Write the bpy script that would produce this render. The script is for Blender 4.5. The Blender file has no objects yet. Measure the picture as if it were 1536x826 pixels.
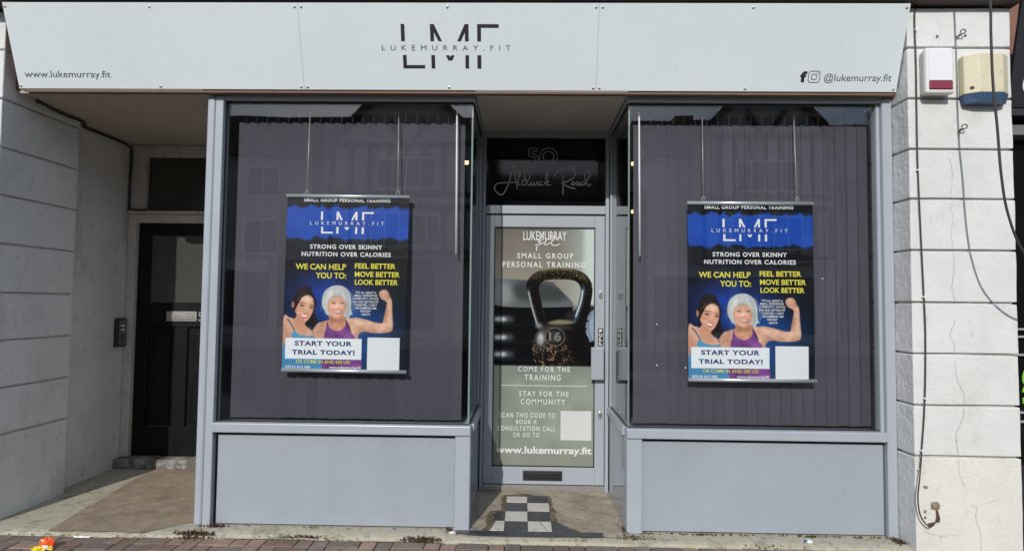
import bpy, bmesh, math, random
import numpy as np
from mathutils import Vector, Matrix, noise
R = math.radians
random.seed(7); rng = np.random.default_rng(7)
scene = bpy.context.scene
COL = scene.collection

# ---------------------------------------------------------------- camera
CAM_H = 1.4894
pitch, yaw, roll, fpx = 0.0449, 0.0194, 0.0111, 899.83
cam_data = bpy.data.cameras.new('camera'); cam = bpy.data.objects.new('camera', cam_data); COL.objects.link(cam)
cam_data.sensor_fit = 'HORIZONTAL'; cam_data.sensor_width = 36; cam_data.lens = fpx / 1536 * 36
cam_data.clip_start = 0.05; cam_data.clip_end = 3000
fwd = Vector((-math.sin(yaw) * math.cos(pitch), math.cos(yaw) * math.cos(pitch), math.sin(pitch)))
right = Vector((math.cos(yaw), math.sin(yaw), 0)); up = right.cross(fwd)
r2 = right * math.cos(roll) + up * math.sin(roll); u2 = up * math.cos(roll) - right * math.sin(roll)
mw = Matrix((r2, u2, -fwd)).transposed().to_4x4(); mw.translation = (0, -4, CAM_H)
cam.matrix_world = mw
scene.camera = cam

# ---------------------------------------------------------------- light
SUN = Vector((0.22, 1.0, -0.60)).normalized()      # the way the light travels
w = bpy.data.worlds.new('World'); scene.world = w; w.use_nodes = True
nt = w.node_tree; nt.nodes.clear()
sky = nt.nodes.new('ShaderNodeTexSky'); sky.sky_type = 'NISHITA'; sky.sun_disc = False
sky.sun_elevation = math.asin(-SUN.z); sky.sun_rotation = math.atan2(-SUN.x, -SUN.y)
sky.air_density = 1.0; sky.dust_density = 0.6; sky.ozone_density = 1.0
bg = nt.nodes.new('ShaderNodeBackground'); bg.inputs['Strength'].default_value = 0.15
wo = nt.nodes.new('ShaderNodeOutputWorld')
# thin broken cloud all over the sky
tcw = nt.nodes.new('ShaderNodeTexCoord'); mpw = nt.nodes.new('ShaderNodeMapping'); mpw.inputs['Scale'].default_value = (1, 1, 2.2)
cn = nt.nodes.new('ShaderNodeTexNoise'); cn.inputs['Scale'].default_value = 2.6; cn.inputs['Detail'].default_value = 9; cn.inputs['Roughness'].default_value = .6
cm = nt.nodes.new('ShaderNodeMapRange'); cm.inputs[1].default_value = .47; cm.inputs[2].default_value = .68; cm.inputs[4].default_value = .75
cx_ = nt.nodes.new('ShaderNodeMix'); cx_.data_type = 'RGBA'; cx_.inputs['B'].default_value = (9.0, 9.2, 9.6, 1)
nt.links.new(tcw.outputs['Generated'], mpw.inputs[0]); nt.links.new(mpw.outputs[0], cn.inputs['Vector']); nt.links.new(cn.outputs[0], cm.inputs[0])
nt.links.new(cm.outputs[0], cx_.inputs['Factor']); nt.links.new(sky.outputs[0], cx_.inputs['A'])
nt.links.new(cx_.outputs['Result'], bg.inputs[0]); nt.links.new(bg.outputs[0], wo.inputs[0])
sl = bpy.data.lights.new('sun', 'SUN'); sl.energy = 3.0; sl.angle = R(0.53); sl.color = (1, .962, .908)
so = bpy.data.objects.new('sun', sl); COL.objects.link(so)
so.rotation_euler = SUN.to_track_quat('-Z', 'Y').to_euler(); so.location = (-8, -30, 20)
scene.view_settings.view_transform = 'Standard'; scene.view_settings.look = 'None'
scene.view_settings.exposure = 0.0; scene.view_settings.gamma = 1; scene.view_settings.use_curve_mapping = False

# ---------------------------------------------------------------- materials
def lin(c):
    c = np.asarray(c, float) / 255
    return tuple(np.where(c <= .04045, c / 12.92, ((c + .055) / 1.055) ** 2.4))
MATS = {}
def mat(name, col, rough=.5, var=.08, scale=3., bump=0., bscale=60., metal=0., spec=.5, coat=0., spots=None, objvar=0., streak=None):
    """procedural paint: base colour with two scales of noise, optional dirt spots (colour, amount, scale), bump"""
    if name in MATS: return MATS[name]
    m = bpy.data.materials.new(name); m.use_nodes = True; t = m.node_tree; L = t.links.new
    p = t.nodes['Principled BSDF']; p.inputs['Roughness'].default_value = rough
    p.inputs['Metallic'].default_value = metal; p.inputs['Specular IOR Level'].default_value = spec
    p.inputs['Coat Weight'].default_value = coat; p.inputs['Coat Roughness'].default_value = .08
    geo = t.nodes.new('ShaderNodeNewGeometry'); pos = geo.outputs['Position']
    n1 = t.nodes.new('ShaderNodeTexNoise'); n1.inputs['Scale'].default_value = scale; n1.inputs['Detail'].default_value = 8; n1.inputs['Roughness'].default_value = .65
    L(pos, n1.inputs['Vector'])
    rp = t.nodes.new('ShaderNodeMapRange'); rp.inputs[1].default_value = .3; rp.inputs[2].default_value = .7
    rp.inputs[3].default_value = 1 - var; rp.inputs[4].default_value = 1 + var
    L(n1.outputs[0], rp.inputs[0]); fac = rp.outputs[0]
    if objvar:
        oi = t.nodes.new('ShaderNodeObjectInfo'); r3 = t.nodes.new('ShaderNodeMapRange')
        r3.inputs[3].default_value = 1 - objvar; r3.inputs[4].default_value = 1 + objvar
        L(oi.outputs['Random'], r3.inputs[0]); mu = t.nodes.new('ShaderNodeMath'); mu.operation = 'MULTIPLY'
        L(fac, mu.inputs[0]); L(r3.outputs[0], mu.inputs[1]); fac = mu.outputs[0]
    vm = t.nodes.new('ShaderNodeVectorMath'); vm.operation = 'SCALE'; vm.inputs[0].default_value = col[:3]
    L(fac, vm.inputs['Scale']); out = vm.outputs[0]
    for (sc, amount, sscale, stretch) in (spots or []):
        mp = t.nodes.new('ShaderNodeMapping'); mp.inputs['Scale'].default_value = (sscale, sscale, sscale * stretch); L(pos, mp.inputs[0])
        n2 = t.nodes.new('ShaderNodeTexNoise'); n2.inputs['Scale'].default_value = 1; n2.inputs['Detail'].default_value = 10; n2.inputs['Roughness'].default_value = .7
        L(mp.outputs[0], n2.inputs['Vector'])
        cr = t.nodes.new('ShaderNodeMapRange'); cr.inputs[1].default_value = .585 - amount * .45; cr.inputs[2].default_value = .70 - amount * .35; cr.clamp = True
        cr.inputs[3].default_value = 0; cr.inputs[4].default_value = min(1, .4 + amount * 1.6)
        L(n2.outputs[0], cr.inputs[0])
        mx = t.nodes.new('ShaderNodeMix'); mx.data_type = 'RGBA'
        L(cr.outputs[0], mx.inputs['Factor']); L(out, mx.inputs['A']); mx.inputs['B'].default_value = (*sc[:3], 1); out = mx.outputs['Result']
    L(out, p.inputs['Base Color'])
    # roughness breathes a little with the same noise
    rr = t.nodes.new('ShaderNodeMapRange'); rr.inputs[1].default_value = .3; rr.inputs[2].default_value = .7
    rr.inputs[3].default_value = max(.02, rough * .85); rr.inputs[4].default_value = min(1, rough * 1.15); L(n1.outputs[0], rr.inputs[0]); L(rr.outputs[0], p.inputs['Roughness'])
    if bump:
        n3 = t.nodes.new('ShaderNodeTexNoise'); n3.inputs['Scale'].default_value = bscale; n3.inputs['Detail'].default_value = 6; L(pos, n3.inputs['Vector'])
        b = t.nodes.new('ShaderNodeBump'); b.inputs['Strength'].default_value = 1; b.inputs['Distance'].default_value = bump
        L(n3.outputs[0], b.inputs['Height']); L(b.outputs[0], p.inputs['Normal'])
    MATS[name] = m; return m

def glass_mat(name, r0=.05, tint=(.93, .965, .95), rough=0.0, wav=.0):
    m = bpy.data.materials.new(name); m.use_nodes = True; t = m.node_tree; t.nodes.clear(); L = t.links.new
    o = t.nodes.new('ShaderNodeOutputMaterial'); mx = t.nodes.new('ShaderNodeMixShader')
    tr = t.nodes.new('ShaderNodeBsdfTransparent'); tr.inputs[0].default_value = (*tint, 1)
    gl = t.nodes.new('ShaderNodeBsdfGlossy'); gl.inputs['Roughness'].default_value = rough
    lw = t.nodes.new('ShaderNodeLayerWeight'); lw.inputs[0].default_value = .5
    pw = t.nodes.new('ShaderNodeMath'); pw.operation = 'POWER'; pw.inputs[1].default_value = 5
    ma = t.nodes.new('ShaderNodeMath'); ma.operation = 'MULTIPLY_ADD'; ma.inputs[1].default_value = 1 - r0; ma.inputs[2].default_value = r0
    L(lw.outputs['Facing'], pw.inputs[0]); L(pw.outputs[0], ma.inputs[0]); L(ma.outputs[0], mx.inputs[0])
    L(tr.outputs[0], mx.inputs[1]); L(gl.outputs[0], mx.inputs[2]); L(mx.outputs[0], o.inputs[0])
    if wav:
        n = t.nodes.new('ShaderNodeTexNoise'); n.inputs['Scale'].default_value = 1.7; n.inputs['Detail'].default_value = 1
        g = t.nodes.new('ShaderNodeNewGeometry'); L(g.outputs['Position'], n.inputs['Vector'])
        b = t.nodes.new('ShaderNodeBump'); b.inputs['Distance'].default_value = wav; L(n.outputs[0], b.inputs['Height']); L(b.outputs[0], gl.inputs['Normal'])
    MATS[name] = m; return m

def print_mat(name, rough=.3, spec=.5):
    m = bpy.data.materials.new(name); m.use_nodes = True; t = m.node_tree
    p = t.nodes['Principled BSDF']; a = t.nodes.new('ShaderNodeAttribute'); a.attribute_name = 'print'
    t.links.new(a.outputs['Color'], p.inputs['Base Color']); p.inputs['Roughness'].default_value = rough; p.inputs['Specular IOR Level'].default_value = spec
    MATS[name] = m; return m

def glow_mat(name, col, s):
    m = bpy.data.materials.new(name); m.use_nodes = True; t = m.node_tree
    p = t.nodes['Principled BSDF']; p.inputs['Base Color'].default_value = (*col, 1)
    p.inputs['Emission Color'].default_value = (*col, 1); p.inputs['Emission Strength'].default_value = s
    MATS[name] = m; return m

grey = mat('grey_frame_paint', (.37, .405, .45), .34, .03, 2.2, .0004, 14, spots=[((.33, .36, .40), .05, 5, .3)])
grey2 = mat('grey_panel_paint', (.325, .358, .405), .42, .045, 1.3, .0016, 3.2, spots=[((.295, .325, .36), .08, 3, .35), ((.25, .265, .28), .0, 26, .6)])
greygloss = mat('grey_gloss_panel', (.30, .335, .38), .10, .03, 2.2, spec=.8)
whitepaint = mat('white_masonry_paint', (.665, .675, .655), .8, .06, 2.5, .0025, 45, spec=.25,
                 spots=[((.56, .55, .52), .08, 3.0, .6), ((.46, .44, .40), .02, 22, .5), ((.60, .55, .45), .04, 1.6, .5)])
greypaint = mat('grey_masonry_paint', (.47, .47, .475), .75, .05, 2.5, .0025, 40, spec=.3,
                spots=[((.34, .33, .32), .12, 3, .4), ((.25, .24, .23), .03, 26, .6)])
alcovepaint = mat('alcove_wall_paint', (.60, .595, .59), .7, .10, 2.2, .004, 25, spec=.3,
                  spots=[((.34, .32, .29), .16, 2.6, .35), ((.16, .15, .14), .02, 20, .5)])
sidepaint = mat('pier_side_paint', (.62, .625, .62), .75, .09, 2.5, .006, 28, spec=.3,
                spots=[((.45, .445, .43), .14, 3, .45), ((.30, .29, .28), .03, 24, .6), ((.72, .71, .69), .05, 16, .7)])  # slightly darker, blotchier paint for the pier faces turned sideways
basepaint = mat('grimy_base_paint', (.675, .665, .61), .8, .06, 3, .003, 45, spec=.25, spots=[((.60, .56, .46), .10, 3.4, .8), ((.46, .42, .35), .03, 20, .7)])
joint = mat('joint_dirt', (.46, .45, .43), .9, .15, 12, .002, 90, spec=.1)
soffitp = mat('soffit_board', (.44, .39, .33), .8, .07, 3, .001, 30, spec=.2, spots=[((.34, .29, .23), .12, 3, 1)])
fasciap = mat('fascia_panel_white', (.69, .755, .775), .33, .025, .9, .0022, 1.1, spots=[((.64, .70, .715), .04, 2.2, .25), ((.60, .64, .64), .0, 9, .3)])
ink = mat('sign_ink', (.028, .020, .030), .4, .05)
inkthin = mat('sign_ink_grey', (.085, .078, .09), .45, .05)
screw_m = mat('screw_metal', (.42, .42, .42), .35, .1, 40, metal=.8)
timber = mat('brown_timber', (.16, .10, .065), .75, .2, 9, .001, 80)
lead = mat('dark_flashing', (.075, .06, .055), .75, .2, 9, .002, 40)
concrete = mat('concrete', (.45, .42, .33), .9, .2, 7, .004, 70, spec=.15,
               spots=[((.20, .185, .14), .22, 7, 1), ((.30, .30, .16), .10, 4, 1), ((.12, .105, .085), .06, 28, 1)])
screed = mat('brown_screed', (.305, .245, .178), .9, .24, 9, .004, 150, spec=.15,
             spots=[((.20, .155, .11), .20, 2.6, 1), ((.37, .32, .25), .12, 14, 1), ((.17, .13, .095), .10, 45, 1)])
stained = mat('stained_concrete', (.33, .285, .22), .9, .16, 5, .003, 90, spec=.15,
              spots=[((.46, .42, .35), .26, 5.5, 1), ((.15, .115, .08), .14, 8, 1), ((.20, .16, .12), .12, 30, 1)])
tile_w = mat('white_tile', (.60, .57, .50), .45, .10, 14, .0004, 60, spots=[((.36, .32, .25), .16, 16, 1)])
tile_b = mat('black_tile', (.035, .038, .048), .42, .2, 14, .0004, 60, spots=[((.12, .11, .10), .12, 13, 1)])
brick_m = mat('clay_paver', (.255, .180, .142), .9, .18, 22, .003, 160, spec=.12, objvar=.28,
              spots=[((.19, .165, .145), .16, 7, 1), ((.36, .30, .25), .08, 40, 1)])
brick_b = mat('clay_paver_grey', (.205, .168, .140), .9, .18, 22, .003, 160, spec=.12, objvar=.25,
              spots=[((.21, .15, .125), .18, 6, 1), ((.28, .255, .22), .06, 40, 1)])
sand = mat('joint_sand', (.085, .07, .052), 1, .25, 40, .003, 150, spec=.05)
asphalt = mat('asphalt', (.05, .05, .052), .9, .2, 20, .004, 200)
roomdark = mat('room_paint', (.10, .10, .105), .8, .1)
roomfloor = mat('room_floor', (.05, .05, .05), .6, .1)
blind_m = mat('blind_fabric', (.078, .075, .095), .85, .06, 5, .0004, 500, spec=.2, objvar=.07)
rubber = mat('black_gasket', (.012, .012, .014), .5, .1)
wandm = mat('white_plastic', (.86, .86, .86), .35, .03)
alu = mat('satin_aluminium', (.62, .66, .67), .32, .04, metal=.55)
wire_m = mat('wire', (.50, .47, .42), .4, .1, metal=.3)
blackdoor = mat('black_gloss_door', (.0045, .0045, .006), .5, .2, 6, .0015, 26, spec=.22, spots=[((.022, .020, .020), .05, 14, .35)])
cream = mat('cream_frame_paint', (.52, .49, .44), .55, .08, 5, .0015, 60, spots=[((.22, .19, .16), .10, 16, .4)])
darkglass = mat('dark_frosted_glass', (.055, .06, .052), .22, .1, 4)
steel = mat('brushed_steel', (.50, .49, .46), .36, .12, 30, metal=.75)
blackplas = mat('black_plastic', (.022, .022, .024), .4, .1, 20)
greyplas = mat('grey_plastic', (.16, .16, .165), .45, .08, 20)
cablem = mat('dark_cable', (.035, .028, .032), .6, .15, 30)
creamplas = mat('aged_cream_plastic', (.64, .59, .42), .5, .06, 4, .0005, 30, spots=[((.52, .46, .31), .14, 6, .4), ((.40, .34, .22), .02, 30, .5)])
blueplas = mat('blue_plastic', (.055, .105, .195), .4, .08, 9, spots=[((.10, .15, .24), .10, 9, 1)])
redlens = mat('red_lens', (.22, .012, .025), .2, .1, 30, coat=.6)
whitebox = mat('white_alarm_plastic', (.73, .72, .69), .4, .03, 6, spots=[((.60, .57, .50), .06, 5, .4)])
plate = mat('white_alarm_plate', (.76, .77, .80), .3, .02)
rustm = mat('rusty_iron', (.10, .055, .035), .8, .4, 60, .001, 200)
crackm = mat('crack', (.46, .44, .40), .9, .2, 30)
chip = mat('bare_render', (.33, .27, .20), .95, .25, 30, .004, 120, spots=[((.16, .10, .06), .3, 25, 1)])
moss = mat('moss_dirt', (.085, .058, .036), 1, .4, 30, .002, 300, spec=.05, spots=[((.12, .115, .035), .05, 9, 1)])
orange = mat('orange_foil', (.85, .11, .02), .3, .12, 30, .001, 60)
yellow = mat('yellow_foil', (.80, .60, .03), .3, .15, 40, .001, 60)
white_ink = mat('white_print', (.80, .81, .80), .35, .02)
film_ink = mat('film_white', (.70, .74, .72), .4, .03)
etch = mat('etched_film', (.58, .62, .62), .6, .06, 20)
yellow_ink = mat('yellow_print', (.80, .72, .06), .35, .02)
navy_ink = mat('navy_print', (.02, .035, .16), .35, .02)
blackglass = mat('black_transom_film', (.005, .005, .006), .06, .05, spec=.3)
neighdark = mat('charcoal_sign', (.022, .024, .028), .35, .08)
greenink = mat('green_decal', (.20, .55, .04), .4, .05)
render_w = mat('far_render', (.50, .48, .45), .9, .08, 1)
beam = mat('far_timber', (.07, .06, .052), .8, .1, 1)
tilem = mat('far_roof_tiles', (.11, .055, .04), .9, .25, 3, .02, 12)
farwin = mat('far_window', (.035, .04, .045), .15, .1, 1)
farwhite = mat('far_window_frame', (.72, .72, .70), .5, .05, 1)
brickfar = mat('far_brick', (.22, .11, .08), .9, .2, 4, .01, 20)
glass = glass_mat('shop_glass', .055, (.985, .992, .99), .012, .0012)
glass_edge = mat('glass_edge', (.27, .35, .335), .15, .06, 20)
printm = print_mat('poster_print', .38, .25)
filmm = print_mat('door_film_print', .16)
lampm = glow_mat('lamp_glow', (1, .74, .36), 2.2)

# ---------------------------------------------------------------- builders
WP = {}                               # world position of every object's origin
def _place(o, world, parent):
    WP[o] = Vector(world); COL.objects.link(o)
    if parent is not None: o.parent = parent; o.location = Vector(world) - WP[parent]
    else: o.location = world
    return o
def tag(o, label=None, cat=None, group=None, kind=None):
    if label: o['label'] = label
    if cat: o['category'] = cat
    if group: o['group'] = group
    if kind: o['kind'] = kind
    return o
def thing(name, label, cat, loc, group=None):
    return tag(_place(bpy.data.objects.new(name, None), loc, None), label, cat, group)
def mesh_obj(name, verts, faces, m, parent=None, smooth=False, mats=None, midx=None):
    v = np.asarray(verts, float); c = (v.min(0) + v.max(0)) / 2
    if parent is None: c[2] = v[:, 2].min()
    me = bpy.data.meshes.new(name); me.from_pydata((v - c).tolist(), [], [list(f) for f in faces])
    for mm in (mats or [m]): me.materials.append(mm)
    if midx is not None: me.polygons.foreach_set('material_index', midx)
    if smooth: me.polygons.foreach_set('use_smooth', [True] * len(me.polygons))
    me.update()
    return _place(bpy.data.objects.new(name, me), c, parent)
def instance(name, me, world, parent, rotz=0, rot=None):
    o = bpy.data.objects.new(name, me); _place(o, world, parent)
    o.rotation_euler = rot if rot is not None else (0, 0, rotz); return o
def bm_out(bm):
    bm.verts.index_update()
    v = [tuple(x.co) for x in bm.verts]; f = [[q.index for q in p.verts] for p in bm.faces]
    bm.free(); return v, f
def box_vf(x0, x1, y0, y1, z0, z1, bev=0., seg=2):
    bm = bmesh.new(); bmesh.ops.create_cube(bm, size=1)
    for v in bm.verts:
        v.co = Vector(((x0 + x1) / 2 + v.co.x * (x1 - x0), (y0 + y1) / 2 + v.co.y * (y1 - y0), (z0 + z1) / 2 + v.co.z * (z1 - z0)))
    if bev: bmesh.ops.bevel(bm, geom=list(bm.edges), offset=bev, segments=seg, affect='EDGES', profile=.5)
    return bm_out(bm)
def box(name, x0, x1, y0, y1, z0, z1, m, parent=None, bev=0.002, seg=1):
    if x1 < x0: x0, x1 = x1, x0
    v, f = box_vf(x0, x1, y0, y1, z0, z1, bev, seg)
    return mesh_obj(name, v, f, m, parent)
def prism(name, poly, axis, a0, a1, m, parent=None, bev=0., seg=1):
    """poly: 2-D outline in the two other axes, extruded along axis from a0 to a1"""
    bm = bmesh.new()
    def P(p, a): return {'x': (a, p[0], p[1]), 'y': (p[0], a, p[1]), 'z': (p[0], p[1], a)}[axis]
    lo = [bm.verts.new(P(p, a0)) for p in poly]; hi = [bm.verts.new(P(p, a1)) for p in poly]; n = len(poly)
    bm.faces.new(lo); bm.faces.new(hi[::-1])
    for i in range(n): bm.faces.new((lo[i], hi[i], hi[(i + 1) % n], lo[(i + 1) % n]))
    bmesh.ops.recalc_face_normals(bm, faces=bm.faces)
    if bev: bmesh.ops.bevel(bm, geom=list(bm.edges), offset=bev, segments=seg, affect='EDGES', profile=.5)
    v, f = bm_out(bm); return mesh_obj(name, v, f, m, parent)
def catmull(pts, k=8, closed=False):
    P = [np.asarray(p, float) for p in pts]; n = len(P); out = []
    if n < 3: return P
    for i in range(n if closed else n - 1):
        if closed: a, b, c, d = P[i - 1], P[i], P[(i + 1) % n], P[(i + 2) % n]
        else: a, b, c, d = P[max(i - 1, 0)], P[i], P[i + 1], P[min(i + 2, n - 1)]
        for j in range(k):
            t = j / k; out.append(.5 * (2 * b + (c - a) * t + (2 * a - 5 * b + 4 * c - d) * t * t + (3 * b - a - 3 * c + d) * t ** 3))
    if not closed: out.append(P[-1])
    return out
def tube_vf(path, r, n=8):
    path = [Vector(p) for p in path]; V = []; F = []
    ref = Vector((0.13, .2, .97))
    for i, p in enumerate(path):
        d = (path[min(i + 1, len(path) - 1)] - path[max(i - 1, 0)]).normalized()
        a = d.cross(ref)
        if a.length < .05: a = d.cross(Vector((1, 0, 0)))
        a.normalize(); b = d.cross(a); rr = r[i] if isinstance(r, (list, tuple)) else r
        for k in range(n):
            t = 2 * math.pi * k / n; V.append(tuple(p + a * math.cos(t) * rr + b * math.sin(t) * rr))
    for i in range(len(path) - 1):
        for k in range(n): F.append((i * n + k, i * n + (k + 1) % n, (i + 1) * n + (k + 1) % n, (i + 1) * n + k))
    F.append(tuple(range(n))[::-1]); F.append(tuple(range((len(path) - 1) * n, len(path) * n)))
    return V, F
def tube(name, path, r, m, parent=None, n=8):
    v, f = tube_vf(path, r, n); return mesh_obj(name, v, f, m, parent, smooth=True)
def join(parts):
    V = []; F = []
    for v, f in parts:
        o = len(V); V += list(v); F += [[i + o for i in q] for q in f]
    return V, F
class Plane:                           # maps print coordinates to a flat place in the scene
    def __init__(s, O, U, V):
        s.O = Vector(O); s.U = Vector(U); s.V = Vector(V); s.N = s.U.cross(s.V).normalized()
    def __call__(s, u, v, h=0): return tuple(s.O + s.U * u + s.V * v + s.N * h)
def bow(u, v): return .0035 * math.sin(u * 13 + 1.2 + v * 2.0) * max(0, v - .55) + .004 * math.sin(v * 3.1 + .6) + .0016 * math.sin(u * 21 - v * 6)
class BowedPlane(Plane):
    def __call__(s, u, v, h=0): return tuple(s.O + s.U * u + s.V * v + s.N * (h + bow(u, v)))
_tc = {}
def text_vf(s, bold=0., sp=1.):
    k = (s, bold, sp)
    if k not in _tc:
        c = bpy.data.curves.new('text', 'FONT'); c.body = s; c.size = 1; c.offset = bold; c.space_character = sp; c.resolution_u = 4
        o = bpy.data.objects.new('text', c); me = bpy.data.meshes.new_from_object(o)
        v = np.array([x.co[:2] for x in me.vertices]); f = [list(p.vertices) for p in me.polygons]
        v = (v - v.min(0)) / (v.max(0) - v.min(0))
        bpy.data.objects.remove(o); bpy.data.meshes.remove(me); bpy.data.curves.remove(c); _tc[k] = (v, f)
    return _tc[k]
def lettering(s, pl, u0, u1, v0, v1, m, parent, bold=0., sp=1., h=.0012, name='lettering'):
    v, f = text_vf(s, bold, sp)
    return mesh_obj(name, [pl(u0 + a * (u1 - u0), v0 + b * (v1 - v0), h) for a, b in v], f, m, parent)
def flat(name, polys, pl, m, parent, h=.0012):
    V = []; F = []
    for q in polys:
        F.append(list(range(len(V), len(V) + len(q)))); V += [pl(a, b, h) for a, b in q]
    return mesh_obj(name, V, F, m, parent)
def ribbon_polys(pts, wd, k=6, closed=False, smooth=True):
    P = catmull(pts, k, closed) if smooth else [np.asarray(p, float) for p in pts]
    if closed: P = P + [P[0]]
    L = []; Rr = []
    for i, p in enumerate(P):
        d = P[min(i + 1, len(P) - 1)] - P[max(i - 1, 0)]; d = d / (np.linalg.norm(d) + 1e-9); nn = np.array([-d[1], d[0]]) * wd / 2
        L.append(p + nn); Rr.append(p - nn)
    return [[L[i], L[i + 1], Rr[i + 1], Rr[i]] for i in range(len(P) - 1)]

# ---------------------------------------------------------------- drawing board for printed pictures
class Canvas:
    def __init__(s, W, H, col):
        s.W, s.H = W, H; s.a = np.ones((H, W, 3)) * np.asarray(col, float); s.map = lambda x, y: (x, y)
        s.yy, s.xx = np.mgrid[0:H, 0:W].astype(float)
    def pts(s, P): return np.array([s.map(x, y) for x, y in P]) * [s.W, s.H]
    def mask(s, poly):
        P = np.asarray(poly); m = np.zeros((s.H, s.W), bool)
        x0, y0 = np.floor(P.min(0)).astype(int); x1, y1 = np.ceil(P.max(0)).astype(int)
        x0, y0, x1, y1 = max(x0, 0), max(y0, 0), min(x1 + 1, s.W), min(y1 + 1, s.H)
        if x1 <= x0 or y1 <= y0: return m.astype(float)
        X = s.xx[y0:y1, x0:x1]; Y = s.yy[y0:y1, x0:x1]; r = np.zeros(X.shape, bool)
        for i in range(len(P)):
            ax, ay = P[i - 1]; bx, by = P[i]
            if ay == by: continue
            c = ((ay > Y) != (by > Y)) & (X < (bx - ax) * (Y - ay) / (by - ay) + ax); r ^= c
        m[y0:y1, x0:x1] = r; return m.astype(float)
    @staticmethod
    def blur(m, r):
        r = int(max(1, round(r)))
        for _ in range(2):
            for ax in (0, 1):
                p = np.pad(m, [(r + 1, r) if i == ax else (0, 0) for i in (0, 1)], mode='edge'); c = np.cumsum(p, ax)
                m = (c[2 * r + 1:] - c[:-2 * r - 1]) / (2 * r + 1) if ax == 0 else (c[:, 2 * r + 1:] - c[:, :-2 * r - 1]) / (2 * r + 1)
        return m
    def put(s, m, col, al=1.):
        m = (m * al)[..., None]; s.a = s.a * (1 - m) + np.asarray(col, float) * m
    def fill(s, P, col, al=1., soft=0, spline=True, clip=None):
        q = s.pts(P)
        if spline: q = np.array(catmull(list(q), 8, True))
        m = s.mask(q)
        if soft: m = s.blur(m, soft)
        if clip is not None: m = m * clip
        s.put(m, col, al); return m
    def ell(s, cx, cy, rx, ry, col, al=1., soft=0, rot=0, clip=None):
        t = np.linspace(0, 2 * math.pi, 40, endpoint=False); c, sn = math.cos(rot), math.sin(rot)
        P = [(cx + rx * math.cos(k) * c - ry * math.sin(k) * sn, cy + rx * math.cos(k) * sn + ry * math.sin(k) * c) for k in t]
        return s.fill(P, col, al, soft, False, clip)
    def stroke(s, pts, wd, col, al=1., soft=0, clip=None):
        P = catmull(pts, 6); L = []; Rr = []
        for i, p in enumerate(P):
            d = P[min(i + 1, len(P) - 1)] - P[max(i - 1, 0)]; d = d / (np.linalg.norm(d) + 1e-9); n = np.array([-d[1], d[0]]) * wd / 2
            L.append(p + n); Rr.append(p - n)
        return s.fill(L + Rr[::-1], col, al, soft, False, clip)
    def noise(s, size):
        g = rng.random((int(s.H / size) + 3, int(s.W / size) + 3)); y = s.yy / size; x = s.xx / size
        i = y.astype(int); j = x.astype(int); fy = y - i; fx = x - j; fy = fy * fy * (3 - 2 * fy); fx = fx * fx * (3 - 2 * fx)
        return g[i, j] * (1 - fy) * (1 - fx) + g[i + 1, j] * fy * (1 - fx) + g[i, j + 1] * (1 - fy) * fx + g[i + 1, j + 1] * fy * fx
    def mesh(s, name, pl, wid, hei, m, warp=None):
        a = s.a[:s.H // 2 * 2, :s.W // 2 * 2]; a = (a[::2, ::2] + a[1::2, ::2] + a[::2, 1::2] + a[1::2, 1::2]) / 4
        h, wd = a.shape[:2]; a = np.clip(a, 0, 255) / 255; a = np.where(a <= .04045, a / 12.92, ((a + .055) / 1.055) ** 2.4)
        U, V = np.meshgrid(np.linspace(0, wid, wd), np.linspace(hei, 0, h))
        O, u, v = np.array(pl.O), np.array(pl.U), np.array(pl.V)
        co = O + U[..., None] * u + V[..., None] * v; co = co.reshape(-1, 3)
        if warp: co = co + np.array(pl.N) * np.array([warp(a_, b_) for a_, b_ in zip(U.ravel(), V.ravel())])[:, None]
        idx = np.arange(h * wd).reshape(h, wd); f = np.stack([idx[1:, :-1], idx[1:, 1:], idx[:-1, 1:], idx[:-1, :-1]], -1).reshape(-1, 4)
        me = bpy.data.meshes.new(name); me.vertices.add(len(co)); me.vertices.foreach_set('co', co.ravel())
        me.loops.add(f.size); me.loops.foreach_set('vertex_index', f.ravel()); me.polygons.add(len(f))
        me.polygons.foreach_set('loop_start', np.arange(0, f.size, 4)); me.polygons.foreach_set('loop_total', np.full(len(f), 4)); me.update()
        at = me.color_attributes.new('print', 'FLOAT_COLOR', 'POINT')
        at.data.foreach_set('color', np.concatenate([a.reshape(-1, 3), np.ones((h * wd, 1))], 1).ravel()); me.materials.append(m); me.validate()
        if warp: me.polygons.foreach_set('use_smooth', [True] * len(me.polygons))
        return me

# ================================================================ the ground
def sheet(name, poly, z, m, parent=None):
    return mesh_obj(name, [(x, y, z) for x, y in poly], [list(range(len(poly)))], m, parent)
def rough_edge(poly, amp, step=.03):
    P = []
    for i in range(len(poly)):
        a = np.array(poly[i]); b = np.array(poly[(i + 1) % len(poly)]); n = max(1, int(np.linalg.norm(b - a) / step))
        for k in range(n):
            p = a + (b - a) * k / n; P.append((p[0] + noise.noise(Vector((p[0] * 9, p[1] * 9, 1))) * amp + noise.noise(Vector((p[0] * 33, p[1] * 33, 1))) * amp * .4, p[1] + noise.noise(Vector((p[0] * 9, p[1] * 9, 7))) * amp + noise.noise(Vector((p[0] * 33, p[1] * 33, 7))) * amp * .4))
    return P
tag(sheet('ground', [(-400, -400), (400, -400), (400, 400), (-400, 400)], -.20, asphalt), kind='structure')
PZ = -.022                              # top of the pavers
pavement = tag(box('pavement', -14, 14, -3.3, -.13, -.19, PZ - .012, sand, None, 0), kind='structure')
kerb = tag(box('kerb', -14, 14, -3.45, -3.303, -.199, -.04, concrete, None, .01, 2), kind='structure')
tag(box('far_pavement', -40, 40, -22.2, -17, -.199, -.05, concrete, None, .01), kind='structure')
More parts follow.
